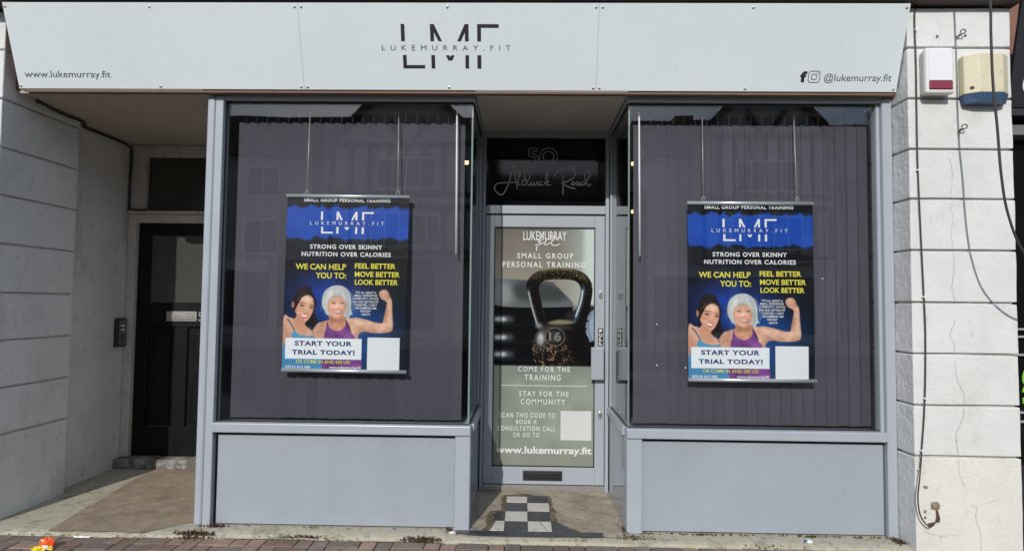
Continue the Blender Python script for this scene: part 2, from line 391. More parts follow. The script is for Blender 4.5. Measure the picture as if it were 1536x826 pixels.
# herringbone clay pavers: the rows one can see are single bricks, the rest one mesh
v, f = box_vf(-.0975, .0975, -.0475, .0475, -.05, 0, .0045, 1)
bme = []
for mm in (brick_m, brick_b):
    me = bpy.data.meshes.new('brick'); me.from_pydata(v, [], f); me.materials.append(mm); bme.append(me)
far = []; y_edge = -.168
for b in range(0, 18):
    for a in range(-46, 46):
        k = (a - b) % 4
        if k == 0: cx, cy, rz = (a + 1) * .1, y_edge - (b + .5) * .1, 0
        elif k == 3: cx, cy, rz = (a + .5) * .1, y_edge - (b + 1) * .1, math.pi / 2
        else: continue
        dz = random.uniform(-.004, .003); r = rz + random.uniform(-.012, .012)
        
        if b < 5 and -3.75 < cx < 3.45:
            o = instance('brick', bme[random.random() < .42], (cx, cy, PZ + dz), pavement)
            o.rotation_euler = (random.uniform(-.012, .012), random.uniform(-.012, .012), r)
        else:
            c, s = math.cos(r), math.sin(r); far.append(([(cx + x * c - y * s, cy + x * s + y * c, PZ + dz + z) for x, y, z in v], f))
# cut headers along the top edge where the bond leaves half a brick open
for a in range(-46, 46):
    if (a - 0) % 4 == 2:
        me2 = bpy.data.meshes.get('cut_brick')
        if me2 is None:
            v2, f2 = box_vf(-.0475, .0475, -.0475, .0475, -.05, 0, .0045, 1); me2 = bpy.data.meshes.new('cut_brick'); me2.from_pydata(v2, [], f2); me2.materials.append(brick_m)
        if -3.75 < (a + .5) * .1 < 3.45: instance('cut_brick', me2, ((a + .5) * .1, y_edge - .05, PZ), pavement)
V, F = join(far); tag(mesh_obj('paving_field', V, F, brick_m, pavement), kind='stuff')

# concrete slab under the shop, its front edge broken and uneven
def slab():
    bm = bmesh.new(); nx = 260; X = np.linspace(-5.2, 2.9, nx); prof = []
    for x in X:
        n = noise.noise(Vector((x * 2.2, 0, 0))) * .022 + noise.noise(Vector((x * 9, 3, 0))) * .010 + noise.noise(Vector((x * 31, 5, 0))) * .004
        e = -.160 + n * .75 + (.03 if -1.9 < x < -.5 else 0)
        z = .0 + noise.noise(Vector((x * 5, 9, 0))) * .004
        prof.append([(x, e, -.12), (x, e - .004, -.03), (x, e + .008, -.010 + z), (x, e + .04, -.002 + z * .5), (x, -.06, .0), (x, 1.46, .0)])
    vs = [[bm.verts.new(p) for p in r] for r in prof]
    for i in range(nx - 1):
        for j in range(5): bm.faces.new((vs[i][j], vs[i + 1][j], vs[i + 1][j + 1], vs[i][j + 1]))
    bmesh.ops.recalc_face_normals(bm, faces=bm.faces); return bm_out(bm)
v, f = slab(); step = tag(mesh_obj('concrete_step', v, f, concrete, None), kind='structure')
tag(sheet('alcove_floor', rough_edge([(-3.03, -.15), (-2.42, -.15), (-2.32, -.08), (-2.22, .02), (-2.12, .06), (-2.10, 1.34), (-3.235, 1.34)], .007), .003, screed), kind='structure')
alc = bpy.data.objects['alcove_floor']
for q in ([(-2.75, .12), (-2.55, .16), (-2.50, .22), (-2.62, .26), (-2.80, .20)], [(-2.62, .30), (-2.48, .34), (-2.50, .40), (-2.60, .38)]):
    sheet('dirt_stain', rough_edge(q, .05, .02), .0042, mat('screed_stain', (.225, .178, .128), .9, .2, 20), alc)
recess = tag(sheet('doorway_floor', [(-.40, -.075), (.86, -.105), (.70, .02), (.70, .83), (-.345, .83), (-.345, .02)], .004, stained), kind='structure')
# the patch of old chequered tiles left in the doorway
sheet('dirt_stain', rough_edge([(-.26, -.02), (-.235, .10), (-.25, .24), (-.22, .34), (-.14, .40), (-.135, .70), (.0, .745), (.12, .70), (.225, .69), (.235, .42), (.255, .30), (.235, .16), (.36, .02), (.40, -.03)], .03, .02), .0055, mat('dark_doorway_dirt', (.13, .098, .066), .95, .3, 14, .003, 90, spec=.1, spots=[((.30, .25, .19), .22, 17, 1)]), recess)
flat('scratch', ribbon_polys([(.30, .78), (.40, .52), (.50, .34), (.60, .14), (.65, .06)], .007), Plane((0, 0, .0046), (1, 0, 0), (0, 1, 0)), concrete, recess)
flat('scratch', ribbon_polys([(.26, .60), (.36, .585), (.47, .60)], .006), Plane((0, 0, .0046), (1, 0, 0), (0, 1, 0)), concrete, recess)
cx = [-.112, .044, .203]; cy = [.658, .522, .337, .148, -.030]
def tile(x0, x1, y0, y1, m): box('tile', x0 + .001, x1 - .001, y0 + .001, y1 - .001, .001, .0095 + random.uniform(-.001, .001), m, recess, .0012)
for r_ in range(4):
    for c_ in range(2):
        tile(cx[c_], cx[c_ + 1], cy[r_ + 1], cy[r_], tile_w if (r_ + c_) % 2 == 0 else tile_b)
def tile_poly(poly, m): prism('tile', poly, 'z', .001, .009, m, recess, .0008)
crackt = [(.135, .145), (.13, .10), (.15, .05), (.165, -.028)]
flat('tile_crack', ribbon_polys(crackt, .003), Plane((0, 0, .0118), (1, 0, 0), (0, 1, 0)), tile_b, recess, 0)
tile_poly([(-.112, .149), (-.112, .335), (-.165, .325), (-.20, .262), (-.178, .21), (-.215, .149)], tile_b)
tile_poly([(-.112, -.029), (-.112, .146), (-.17, .146), (-.186, .06), (-.205, -.029)], tile_w)
tile_poly([(.205, -.029), (.205, .146), (.262, .125), (.30, .05), (.355, -.029)], tile_b)
tile_poly([(-.10, .66), (.045, .66), (.03, .70), (-.02, .715), (-.07, .70)], tile_b)
tile_poly([(.047, .66), (.20, .66), (.19, .675), (.05, .682)], tile_b)
for x0, x1 in ((-.42, -.26), (-.26, -.10), (-.10, .06), (.06, .22), (.22, .38), (.38, .53)):
    tile_poly([(x0 + .001, -.033), (x1 - .001, -.033), (x1 - .001, -.108 + .012 * (x1 > .3)), (x0 + .001, -.108 + .03 * (x0 < -.3))], tile_b)

# ================================================================ piers
ZJ = [.0, .567, .88, 1.198, 1.518, 1.846, 2.17, 2.487, 2.811, 3.14, 3.405]
def pier(name, label, x0, x1, y0, y1, m, wav=.004):
    t = thing(name, label, 'pier', ((x0 + x1) / 2, (y0 + y1) / 2, -.12))
    box('core', x0 + .018, x1 - .018, y0 + .018, y1, -.12, 3.40, joint, t, 0)
    for i in range(len(ZJ) - 1):
        z0 = ZJ[i] - (.12 if i == 0 else 0); z1 = ZJ[i + 1]
        bm = bmesh.new(); bmesh.ops.create_cube(bm, size=1)
        for q in bm.verts: q.co = Vector(((x0 + x1) / 2 + q.co.x * (x1 - x0), (y0 + y1) / 2 + q.co.y * (y1 - y0), (z0 + z1) / 2 + q.co.z * (z1 - z0 - .013)))
        bmesh.ops.bevel(bm, geom=list(bm.edges), offset=.006, segments=2, affect='EDGES', profile=.5)
        bmesh.ops.subdivide_edges(bm, edges=[e for e in bm.edges if e.calc_length() > .12], cuts=7, use_grid_fill=True)
        for q in bm.verts:
            c = q.co + Vector((i * 3.1, x0, 0)); d = noise.noise(c * 3.1) * wav + noise.noise(c * 11) * wav * .45 + noise.noise(c * 37) * wav * .22
            q.co += q.normal * d
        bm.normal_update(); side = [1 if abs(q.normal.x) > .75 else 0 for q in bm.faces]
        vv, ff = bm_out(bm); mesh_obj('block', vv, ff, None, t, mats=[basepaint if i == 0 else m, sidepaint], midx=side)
    return t
pr = pier('masonry_pier', 'sunlit white rendered pier with grooved blocks, cracks and two alarm boxes', 2.432, 3.082, -.194, .30, whitepaint)
pl_ = pier('masonry_pier', 'grooved white rendered pier left of the black door alcove, no alarm boxes', -4.35, -3.489, -.12, .582, whitepaint)
# cracks and chipped patches of the right pier
PR = Plane((0, -.2005, 0), (1, 0, 0), (0, 0, 1))
def crack(pts, wd):
    P = []
    for i in range(len(pts) - 1):
        for k in range(5):
            t = k / 5; P.append((pts[i][0] * (1 - t) + pts[i + 1][0] * t + random.uniform(-.004, .004), pts[i][1] * (1 - t) + pts[i + 1][1] * t))
    P.append(pts[-1]); flat('crack', ribbon_polys(P, wd * random.uniform(.5, .8), smooth=False), PR, crackm, pr, 0)
crack([(2.678, 2.44), (2.701, 2.312), (2.676, 2.18)], .0024)
crack([(2.676, 2.143), (2.699, 2.038), (2.677, 1.974), (2.691, 1.855)], .0028)
crack([(2.691, 1.84), (2.697, 1.764), (2.677, 1.618), (2.699, 1.525)], .0026)
crack([(2.693, 1.41), (2.658, 1.314), (2.686, 1.265), (2.692, 1.205)], .003)
crack([(2.692, 1.161), (2.687, 1.128), (2.698, 1.038), (2.737, .956), (2.739, .888)], .0032)
crack([(2.733, .872), (2.733, .813), (2.682, .71), (2.696, .575)], .0035)
crack([(2.696, .555), (2.697, .466), (2.732, .385)], .0030)
crack([(2.77, .28), (2.798, .265), (2.793, .204), (2.818, .104), (2.816, -.02)], .0034)
crack([(2.798, .265), (2.863, .298), (2.945, .316)], .0024)
crack([(2.488, .138), (2.495, .106), (2.584, .088), (2.697, .098)], .0026)
crack([(2.58, .088), (2.575, .059)], .0022)
crack([(2.619, .201), (2.668, .222)], .0022)
crack([(2.66, 3.10), (2.668, 2.95)], .0018)
for q in ([(2.523, .292), (2.56, .297), (2.576, .277), (2.571, .249), (2.555, .244), (2.522, .252)], [(2.482, .247), (2.494, .239), (2.489, .223), (2.477, .231)], [(2.476, .393), (2.505, .389), (2.504, .373), (2.48, .377)], [(2.478, .205), (2.492, .205), (2.49, .19), (2.479, .192)], [(2.485, .47), (2.492, .47), (2.49, .462)]):
    flat('chipped_patch', [q], PR, chip, pr, .0004)
flat('chipped_patch', [[(2.55, .243), (2.563, .243), (2.576, .192), (2.569, .168), (2.545, .172), (2.553, .205)]], PR, rustm, pr, .0004)
flat('chipped_patch', [[(2.50, .165), (2.545, .172), (2.53, .150), (2.505, .148)]], PR, rustm, pr, .0004)
for x, z in ((2.619, 3.213), (2.796, 3.218)): flat('drill_hole', [[(x + .007 * math.cos(k), z + .007 * math.sin(k)) for k in np.linspace(0, 6.28, 12, endpoint=False)]], PR, rubber, pr, .0004)
flat('rust_streak', [[(2.738, 2.61), (2.749, 2.61), (2.745, 2.565), (2.741, 2.55)]], PR, mat('rust_stain', (.55, .40, .16), .9, .15, 30), pr, .0003)
flat('rust_streak', [[(2.735, 3.215), (2.745, 3.215), (2.742, 3.185)]], PR, MATS['rust_stain'], pr, .0003)

# ================================================================ building shell
bld = thing('shop_building', 'brown soffit boards, alcove walls and dark flashing of the building round the shopfront', 'building', (-.5, 2.5, 0))
box('soffit_panel', -3.398, -2.158, -.085, 1.46, 2.883, 2.905, soffitp, bld)
box('soffit_panel', -3.487, -3.3985, -.01, 1.46, 2.8832, 2.905, soffitp, bld)
box('soffit_panel', -.334, .680, -.085, 1.0, 2.883, 2.905, mat('bounce_lit_soffit_board', (.60, .57, .50), .8, .06, 3, .001, 30, spec=.2), bld)  # same board over the doorway, light bounced off the floor put into its colour
box('soffit_panel', -2.155, -.337, -.085, .2, 2.886, 2.905, soffitp, bld)
box('soffit_panel', .683, 2.428, -.085, .2, 2.886, 2.905, soffitp, bld)
box('soffit_panel', -3.60, -3.490, .584, 1.46, 2.883, 2.905, soffitp, bld)
v, f = tube_vf([(0, 0, 0), (0, 0, .002)], .005, 8); sme = bpy.data.meshes.new('nail_head'); sme.from_pydata(v, [], f); sme.materials.append(rubber)
for x, y in ((-3.2, -.02), (-3.0, -.02), (-2.8, -.02), (-2.55, -.02), (-2.3, -.02), (-2.6, .5), (-2.7, .9), (-2.3, .95), (-3.1, 1.2), (-.28, .04), (.62, .04), (.17, .0), (-.28, .72), (.17, .74), (.62, .72)):
    instance('nail_head', sme, (x, y, 2.8815), bld)
box('alcove_wall', -3.95, -3.58, .584, 1.46, -.1, 2.88, alcovepaint, bld, .003)
box('upper_wall', -4.35, 3.2, .06, .5, 3.44, 5.2, brickfar, bld, 0)
box('flashing', -3.6, 3.12, -.27, .06, 3.412, 3.437, lead, bld, .004)
box('lintel', -3.60, 2.428, -.02, .2, 2.91, 3.41, timber, bld, 0)
box('cornice', 2.38, 3.14, -.235, .3, 3.438, 3.50, lead, bld, .006)
box('cornice', -4.4, -3.4, -.18, .3, 3.438, 3.50, lead, bld, .006)
# the dark room behind the glass
box('room_floor', -2.08, 2.43, .93, 5.0, .0045, .02, roomfloor, bld, 0)
box('room_floor', -2.08, -.36, .10, .9295, .0045, .02, roomfloor, bld, 0)
box('room_floor', .706, 2.43, .10, .9295, .0045, .02, roomfloor, bld, 0)
box('room_lining', -2.0845, -2.078, .075, 4.99, .021, 2.858, rubber, bld, 0)
box('room_back_wall', -2.15, 2.43, 5.0, 5.1, 0, 3.3, roomdark, bld, 0)
box('room_ceiling', -2.15, 2.43, 1.01, 5.0, 3.12, 3.16, roomdark, bld, 0)
box('room_side_wall', -2.155, -2.085, .07, 1.46, 0, 2.88, alcovepaint, bld, .002)
box('room_side_wall', -2.155, -2.085, 1.461, 5.0, 0, 3.3, roomdark, bld, 0)
box('room_side_wall', 2.431, 2.50, .31, 5.0, 0, 3.3, roomdark, bld, 0)
box('alcove_rear_wall', -2.60, -2.156, 1.34, 1.46, -.1, 2.88, alcovepaint, bld, .003)
box('bay_ceiling', -2.08, -.42, .085, 1.0, 2.86, 2.88, roomdark, bld, 0)
box('bay_ceiling', .77, 2.37, .085, 1.0, 2.86, 2.88, roomdark, bld, 0)
box('room_ceiling_lip', -2.08, 2.43, 1.003, 1.03, 2.86, 3.12, roomdark, bld, 0)

# ================================================================ fascia sign
FL = .533; FB = Vector((0, -.09, 2.8896)); FT = Vector((0, -.2548, 3.3965))
FV = (FT - FB).normalized(); FP = Plane(FB, (1, 0, 0), FV)          # its normal points out and down
sign = thing('fascia_sign', 'long white tilted fascia sign with black letters LMF above the shopfront', 'sign', (-.49, -.1, 2.8896))
def fpanel(x0, x1):
    q = [FP(x0, 0, 0), FP(x1, 0, 0), FP(x1, FL, 0), FP(x0, FL, 0)]; b = [tuple(Vector(p) - FP.N * .004) for p in q]
    return mesh_obj('panel', q + b, [(0, 1, 2, 3), (7, 6, 5, 4), (0, 4, 5, 1), (1, 5, 6, 2), (2, 6, 7, 3), (3, 7, 4, 0)], fasciap, sign)
xs = [-3.403, -1.4715, .4655, 2.422]
for i in range(3): fpanel(xs[i] + .0008, xs[i + 1] - .0008)
# the timber box that carries the panels
def back_of(u, v, h): p = FP(u, v, h); return (p[1], p[2])
prism('timber_frame', [back_of(0, .006, -.0045), back_of(0, FL - .004, -.0045), (-.03, 3.395), (-.03, 2.893)], 'x', -3.392, 2.412, timber, sign)
box('timber_frame', -3.36, 2.41, -.083, -.0855 + .045, 2.8685, 2.8825, timber, sign, .001)
v, f = tube_vf([(0, 0, 0), (0, 0, .003), (0, 0, .0045)], [.0085, .0075, .004], 10); sme = bpy.data.meshes.new('screw'); sme.from_pydata(v, [], f); sme.materials.append(screw_m)
rot = FP.N.to_track_quat('Z', 'Y').to_euler()
for u in (-3.389, -2.439, -1.493, -1.450, -.506, .445, .486, 1.439, 2.401):
    for vv_ in (.016, .508): instance('screw', sme, FP(u, vv_, .0002), sign, rot=rot)
def lmf(X, Y, pl, m, parent, h=.0012):
    """the cut-through three letter mark; X, Y map drawing coordinates to the plane"""
    D = [[(287, 115), (327, 115), (327, 293), (287, 293)], [(299, 438), (338, 438), (338, 544), (531, 544), (531, 580), (299, 580)],
         [(594, 115), (635, 115), (634, 200), (634, 293), (596, 293)], [(635, 115), (718, 293), (680, 293), (634, 200)],
         [(957, 115), (998, 115), (998, 293), (959, 293), (959, 200)], [(957, 115), (959, 200), (916, 293), (878, 293)],
         [(600, 438), (639, 438), (639, 580), (600, 580)], [(753, 440), (790, 440), (800, 460), (800, 495), (780, 495)], [(810, 440), (847, 440), (822, 495), (800, 495), (800, 460)],
         [(961, 438), (999, 438), (999, 580), (961, 580)], [(1088, 115), (1313, 115), (1313, 153), (1128, 153), (1128, 293), (1088, 293)], [(1088, 438), (1129, 438), (1129, 580), (1088, 580)]]
    for q in (D[0:1], D[1:2], D[2:4], D[4:6], D[6:7], D[7:9], D[9:10], D[10:11], D[11:12]):
        flat('logo_stroke', [[(X(a), Y(b)) for a, b in p][::-1] for p in q], pl, m, parent, h)
fx = lambda a: -.812 + (a - 287) * (.636 / 1028); fy = lambda b: .4065 - (b - 115) * (.272 / 466)
lmf(fx, fy, FP, ink, sign)
def letters(s, pl, u0, u1, v0, v1, m, parent, sp, h=.0012):
    v, f = text_vf(s, 0, sp); left = list(range(len(v))); par = list(range(len(v)))
    def find(i):
        while par[i] != i: par[i] = par[par[i]]; i = par[i]
        return i
    for q in f:
        for i in q[1:]: par[find(i)] = find(q[0])
    groups = {}
    for q in f: groups.setdefault(find(q[0]), []).append(q)
    for g in groups.values():
        ids = sorted({i for q in g for i in q}); ix = {i: k for k, i in enumerate(ids)}
        mesh_obj('letter', [pl(u0 + v[i][0] * (u1 - u0), v0 + v[i][1] * (v1 - v0), h) for i in ids], [[ix[i] for i in q] for q in g], m, parent)
letters('LUKEMURRAY.FIT', FP, -.941, -.100, .2462, .2785, inkthin, sign, 2.15)
lettering('www.lukemurray.fit', FP, -3.348, -2.766, .057, .113, inkthin, sign)
lettering('@lukemurray.fit', FP, 1.943, 2.377, .052, .112, inkthin, sign)
lettering('f', FP, 1.788, 1.832, .058, .126, ink, sign, .05)
ig = []
def rr(x0, x1, y0, y1, r, n=5):
    P = []
    for cx_, cy_, a0 in ((x1 - r, y1 - r, 0), (x0 + r, y1 - r, 90), (x0 + r, y0 + r, 180), (x1 - r, y0 + r, 270)):
        P += [(cx_ + r * math.cos(R(a0 + k * 90 / n)), cy_ + r * math.sin(R(a0 + k * 90 / n))) for k in range(n + 1)]
    return P
ig += ribbon_polys(rr(1.841, 1.914, .057, .127, .018), .004, smooth=False, closed=True)
ig += ribbon_polys([(1.8775 + .018 * math.cos(k), .092 + .018 * math.sin(k)) for k in np.linspace(0, 2 * math.pi, 20, endpoint=False)], .004, smooth=False, closed=True)
ig += [[(1.899 + .004 * math.cos(k), .113 + .004 * math.sin(k)) for k in np.linspace(0, 2 * math.pi, 8, endpoint=False)]]
flat('camera_icon', ig, FP, ink, sign)

# ================================================================ bay windows
def pane(name, x0, x1, y0, y1, z0, z1, parent, thin):
    v, f = box_vf(x0, x1, y0, y1, z0, z1, 0)
    nrm = 1 if thin == 'y' else 0; idx = []
    for q in f:
        c = np.array([v[i] for i in q]); idx.append(0 if np.ptp(c[:, nrm]) < 1e-6 else 1)
    return mesh_obj(name, v, f, None, parent, mats=[glass, glass_edge], midx=idx)
def bay(label, xo, xc, s):
    """xo: outer side of the outer post, xc: corner at the doorway, s: +1 when the corner lies right of the post"""
    t = thing('bay_window', label, 'shop window', ((xo + xc) / 2, .1, 0))
    B = lambda n, a, b, *k, **kw: box(n, min(a, b), max(a, b), *k, **kw)
    gi = xo + s * .109                    # inner side of the outer post
    if s > 0:
        B('post', xo, xo + .056, -.032, .068, .002, 2.868, grey, t, bev=.018, seg=4)
        B('post', xo + .0565, gi, -.026, .066, .002, 2.868, grey, t, bev=.003)
    else:
        gi = xo - .062
        B('post', xo, gi, -.026, .066, .002, 2.868, grey, t, bev=.003)
        B('post', gi - .001, gi - .024, .004, .064, .66, 2.84, grey, t, bev=.002)
    pin = gi if s > 0 else gi
    B('head_rail', gi + s * .0005, xc, -.022, .066, 2.842, 2.880, grey, t, bev=.002)
    B('sill', gi + s * .0005, xc - s * .0, -.040, .064, .613, .675, grey, t, bev=.006, seg=2)
    B('riser_panel', gi + s * (.022 if s > 0 else .010), xc - s * .104, .008, .024, .009, .590, grey2, t, bev=.002)
    B('riser_back', gi + s * .0005, xc - s * .1, .026, .060, .003, .61, rubber, t, bev=0)
    B('corner_post', xc - s * .1, xc - s * .001, -.026, .074, .003, .6125, grey, t, bev=.003)
    # the side that turns into the doorway
    B('return_riser', xc - s * .016, xc - s * .004, .075, .80, .005, .612, greygloss, t, bev=.001)
    B('return_sill', xc - s * .055, xc + s * .016, .065, .806, .6135, .672, grey, t, bev=.005, seg=2)
    B('return_head', xc - s * .055, xc - s * .001, .067, .806, 2.842, 2.880, grey, t, bev=.002)
    B('return_jamb', xc - s * .055, xc - s * .003, .778, .806, .673, 2.841, grey, t, bev=.002)
    # glass and gaskets
    z0, z1 = .6755, 2.8415
    pane('pane', *sorted((gi + s * .002, xc - s * .014)), .020, .032, z0, z1, t, 'y')
    pane('pane', *sorted((xc - s * .026, xc - s * .014)), .034, .777, z0, z1, t, 'x')
    B('gasket', gi + s * .001, xc - s * .014, .012, .019, 2.829, 2.8412, rubber, t, bev=0)
    B('gasket', gi + s * .001, xc - s * .014, .012, .019, .6758, .682, rubber, t, bev=0)
    B('gasket', gi + s * .001, gi + s * .008, .012, .019, .683, 2.828, rubber, t, bev=0)
    B('gasket', xc - s * .0125, xc - s * .008, .036, .777, 2.826, 2.8412, rubber, t, bev=0)
    B('gasket', xc - s * .0125, xc - s * .008, .036, .777, .6758, .682, rubber, t, bev=0)
    B('window_board', gi + s * .001, xc - s * .057, .066, .42, .64, .660, roomdark, t, bev=.002)
    return t
bay('grey framed bay window beside the black door alcove', -2.156, -.338, 1)
bay('grey framed bay window beside the white pier with alarm boxes', 2.4295, .684, -1)

# ================================================================ blinds behind the glass
def blind(label, xa, xb, wand):
    t = thing('vertical_blind', label, 'blind', ((xa + xb) / 2, .15, .67), 'vertical blinds in the shop windows')
    box('head_rail', xa - .02, xb + .02, .125, .165, 2.800, 2.828, roomdark, t, .003)
    W = .089; n = int(round((xb - xa) / .0765)); ang = R(15 if xa < 0 else 5)
    zt, zb = 2.735, .679
    P = []; k = 5
    for j in range(2):
        for i in range(k): u = (i / (k - 1) - .5) * W; P.append((u, .004 * (1 - (2 * u / W) ** 2), (zb if j == 0 else zt)))
    me = bpy.data.meshes.new('slat'); me.from_pydata([(x, y, z - zb) for x, y, z in P] + [(x, y + .0012, z - zb) for x, y, z in P], [],
        [(i, i + 1, k + i + 1, k + i) for i in range(k - 1)] + [(3 * k + i, 3 * k + i + 1, 2 * k + i + 1, 2 * k + i) for i in range(k - 1)] + [(k + i, k + i + 1, 3 * k + i + 1, 3 * k + i) for i in range(k - 1)])
    me.materials.append(blind_m); me.polygons.foreach_set('use_smooth', [True] * len(me.polygons))
    v, f = join([box_vf(-.0025, .0025, -.002, .002, 0, .048, 0), box_vf(-.005, .005, -.004, .004, .0482, .064, .001)]); hm = bpy.data.meshes.new('hanger'); hm.from_pydata(v, [], f); hm.materials.append(greyplas)
    for i in range(n):
        x = xa + (i + .5) * (xb - xa) / n
        instance('slat', me, (x, .145, zb + random.uniform(-.002, .002)), t, ang + random.uniform(-.03, .03))
        instance('hanger', hm, (x, .146, 2.734), t)
    tube('wand', [(wand, .085, 2.80), (wand + .004, .088, 2.3), (wand + .008, .09, 1.815)], .0065, wandm, t)
    tube('wand_hook', [(wand, .085, 2.80), (wand, .10, 2.812), (wand, .13, 2.80)], .003, wandm, t)
    return t
blind('charcoal vertical blind in the window beside the black door alcove', -2.005, -.425, -.472)
blind('charcoal vertical blind in the window beside the white pier', .760, 2.375, .782)

# ================================================================ hanging posters
def draw_poster():
    c = Canvas(620, 876, (13, 13, 18))
    A = lambda x, y: ((1030 + x / 6.03 - 1033.5) / 189, (435 + y / 6.03 - 307) / 258.5)
    B = lambda x, y: ((1030 + x / 5.9 - 1032.5) / 188, (300 + y / 5.9 - 307) / 258.5)
    n1 = c.noise(60); n2 = c.noise(14); n3 = c.noise(5); nn = n1 * .5 + n2 * .3 + n3 * .2
    # blue glow
    u = c.xx / c.W; v = c.yy / c.H
    g = np.exp(-(((u - .33) / .30) ** 2 + ((v - .60) / .17) ** 2)) * (.75 + .5 * n1); c.put(np.clip(g, 0, 1), (30, 62, 158))
    g = np.exp(-(((u - .62) / .30) ** 2 + ((v - .78) / .20) ** 2)) * (.7 + .5 * n1); c.put(np.clip(g, 0, 1), (26, 82, 158), .9)
    g = np.exp(-(((u - .25) / .4) ** 2 + ((v - .98) / .10) ** 2)); c.put(np.clip(g, 0, 1), (40, 120, 170), .9)
    # brushed blue band
    c.map = B
    top = c.pts([(0, 125)])[0, 1]; bot = c.pts([(0, 402)])[0, 1]
    ragged = lambda s: np.array([np.interp(np.arange(c.W), np.arange(0, c.W + 20, 20), rng.random(len(np.arange(0, c.W + 20, 20))))])[0] * s
    e1 = top + ragged(26) - 12; e2 = bot + ragged(28) - 14
    st = (c.noise(3) + np.repeat(rng.random((c.H, 1)), c.W, 1)) / 2
    m = ((c.yy > e1) & (c.yy < e2)).astype(float); m = np.maximum(m, ((c.yy > e1 - 10) & (c.yy < e2 + 10) & (st > .62)).astype(float))
    c.put(m, (20, 66, 160)); c.put(m * n1, (34, 92, 196), .45)
    # ---- two women
    c.map = A
    skin = (222, 170, 142); skd = (168, 112, 88); skl = (246, 208, 184)
    # first: dark hair
    hair1 = [(140, 75), (175, 45), (215, 36), (262, 62), (300, 120), (322, 190), (312, 262), (330, 330), (338, 400), (290, 430), (230, 390), (225, 330), (250, 250), (140, 250), (125, 320), (108, 330), (118, 250), (104, 190), (116, 120)]
    c.fill([(22, 335), (80, 322), (130, 330), (200, 352), (262, 385), (330, 480), (345, 800), (22, 800)], skin)
    c.fill([(22, 400), (70, 440), (95, 500), (60, 800), (22, 800)], skd, .45, 8)
    c.fill([(130, 330), (200, 352), (240, 400), (230, 470), (160, 450), (120, 400)], skd, .35, 10)
    c.fill(hair1, (26, 20, 22))
    c.fill([(150, 300), (230, 320), (240, 420), (170, 430), (130, 380)], (205, 150, 122))
    c.ell(106, 205, 11, 30, (190, 128, 104))
    f1 = c.fill([(150, 160), (185, 115), (245, 104), (290, 140), (304, 210), (292, 280), (250, 345), (210, 360), (160, 320), (122, 250), (122, 195)], skin)
    c.fill([(130, 230), (150, 310), (210, 358), (180, 360), (130, 310), (115, 240)], skd, .5, 8, clip=f1)
    c.ell(225, 150, 60, 34, skl, .7, 10, clip=f1); c.ell(170, 255, 26, 22, (238, 160, 140), .5, 8, clip=f1); c.ell(272, 262, 22, 20, (238, 165, 145), .5, 8, clip=f1)
    c.ell(240, 255, 14, 26, skl, .5, 6, clip=f1); c.ell(236, 280, 18, 6, skd, .5, 3)
    for ex, ey in ((192, 212), (282, 228)):
        c.ell(ex, ey, 21, 6, (60, 36, 32), .95, 1, .12); c.ell(ex, ey + 8, 16, 5, (150, 105, 92), .4, 2)
    c.stroke([(165, 192), (190, 184), (222, 194)], 6, (78, 48, 40), .8, 1); c.stroke([(262, 206), (285, 204), (302, 212)], 6, (78, 48, 40), .8, 1)
    c.fill([(176, 288), (215, 292), (254, 298), (238, 326), (210, 330), (186, 310)], (196, 84, 92)); c.fill([(184, 292), (215, 297), (248, 302), (228, 316), (200, 310)], (250, 244, 238))
    c.fill([(296, 150), (318, 190), (312, 262), (334, 350), (330, 400), (290, 420), (225, 380), (262, 330), (298, 260), (306, 205)], (26, 19, 22))
    c.fill([(150, 165), (190, 112), (250, 104), (292, 146), (250, 118), (190, 140), (150, 210), (122, 260), (120, 190)], (26, 19, 22))
    c.ell(215, 60, 60, 26, (30, 24, 27)); c.stroke([(150, 95), (200, 98), (270, 120)], 8, (110, 96, 92), .5, 3); c.stroke([(180, 60), (215, 52), (250, 68)], 5, (96, 84, 84), .5, 3)
    for k in range(5): c.stroke([(285 + k * 6, 240), (290 + k * 8, 320), (270 + k * 10, 395)], 3, (74, 58, 58), .4, 1)
    c.fill([(100, 470), (130, 440), (165, 468), (250, 490), (320, 478), (345, 520), (420, 700), (415, 800), (22, 800), (30, 575), (105, 520)], (84, 152, 192))
    c.fill([(110, 520), (200, 510), (340, 540), (380, 800), (22, 800), (40, 600)], (58, 120, 168), .5, 14)
    c.stroke([(58, 335), (95, 380), (130, 440)], 12, (70, 92, 128)); c.stroke([(262, 400), (295, 445), (318, 485)], 10, (66, 90, 126))
    # second: silver hair
    arm = [(300, 440), (340, 375), (420, 345), (560, 330), (690, 314), (780, 328), (870, 352), (935, 358), (952, 300), (972, 200), (968, 168), (925, 142), (902, 108), (908, 75), (950, 58), (985, 78), (1002, 120), (1022, 160), (1030, 280), (1038, 390), (1022, 432), (960, 448), (860, 452), (770, 440), (722, 470), (690, 560), (420, 580), (330, 520)]
    ma = c.fill(arm, (226, 182, 156)); c.put(ma * n2, (206, 150, 122), .35)
    c.fill([(700, 400), (800, 420), (930, 430), (1020, 400), (1036, 420), (960, 450), (760, 442), (690, 540)], skd, .5, 8, clip=ma)
    c.fill([(960, 190), (985, 260), (975, 350), (940, 360), (955, 290)], skd, .45, 6, clip=ma); c.fill([(1000, 150), (1018, 250), (1024, 370), (1000, 380), (995, 260)], skl, .55, 7, clip=ma)
    c.fill([(640, 330), (760, 335), (860, 372), (920, 385), (840, 390), (700, 362)], skl, .6, 8, clip=ma)
    for q in ([(912, 90), (935, 84), (960, 92)], [(908, 108), (935, 102), (958, 108)], [(920, 128), (945, 120), (962, 128)]): c.stroke(q, 4, (170, 104, 88), .7, 1)
    c.ell(950, 72, 28, 10, skl, .6, 4); c.ell(985, 120, 14, 26, skd, .35, 5)
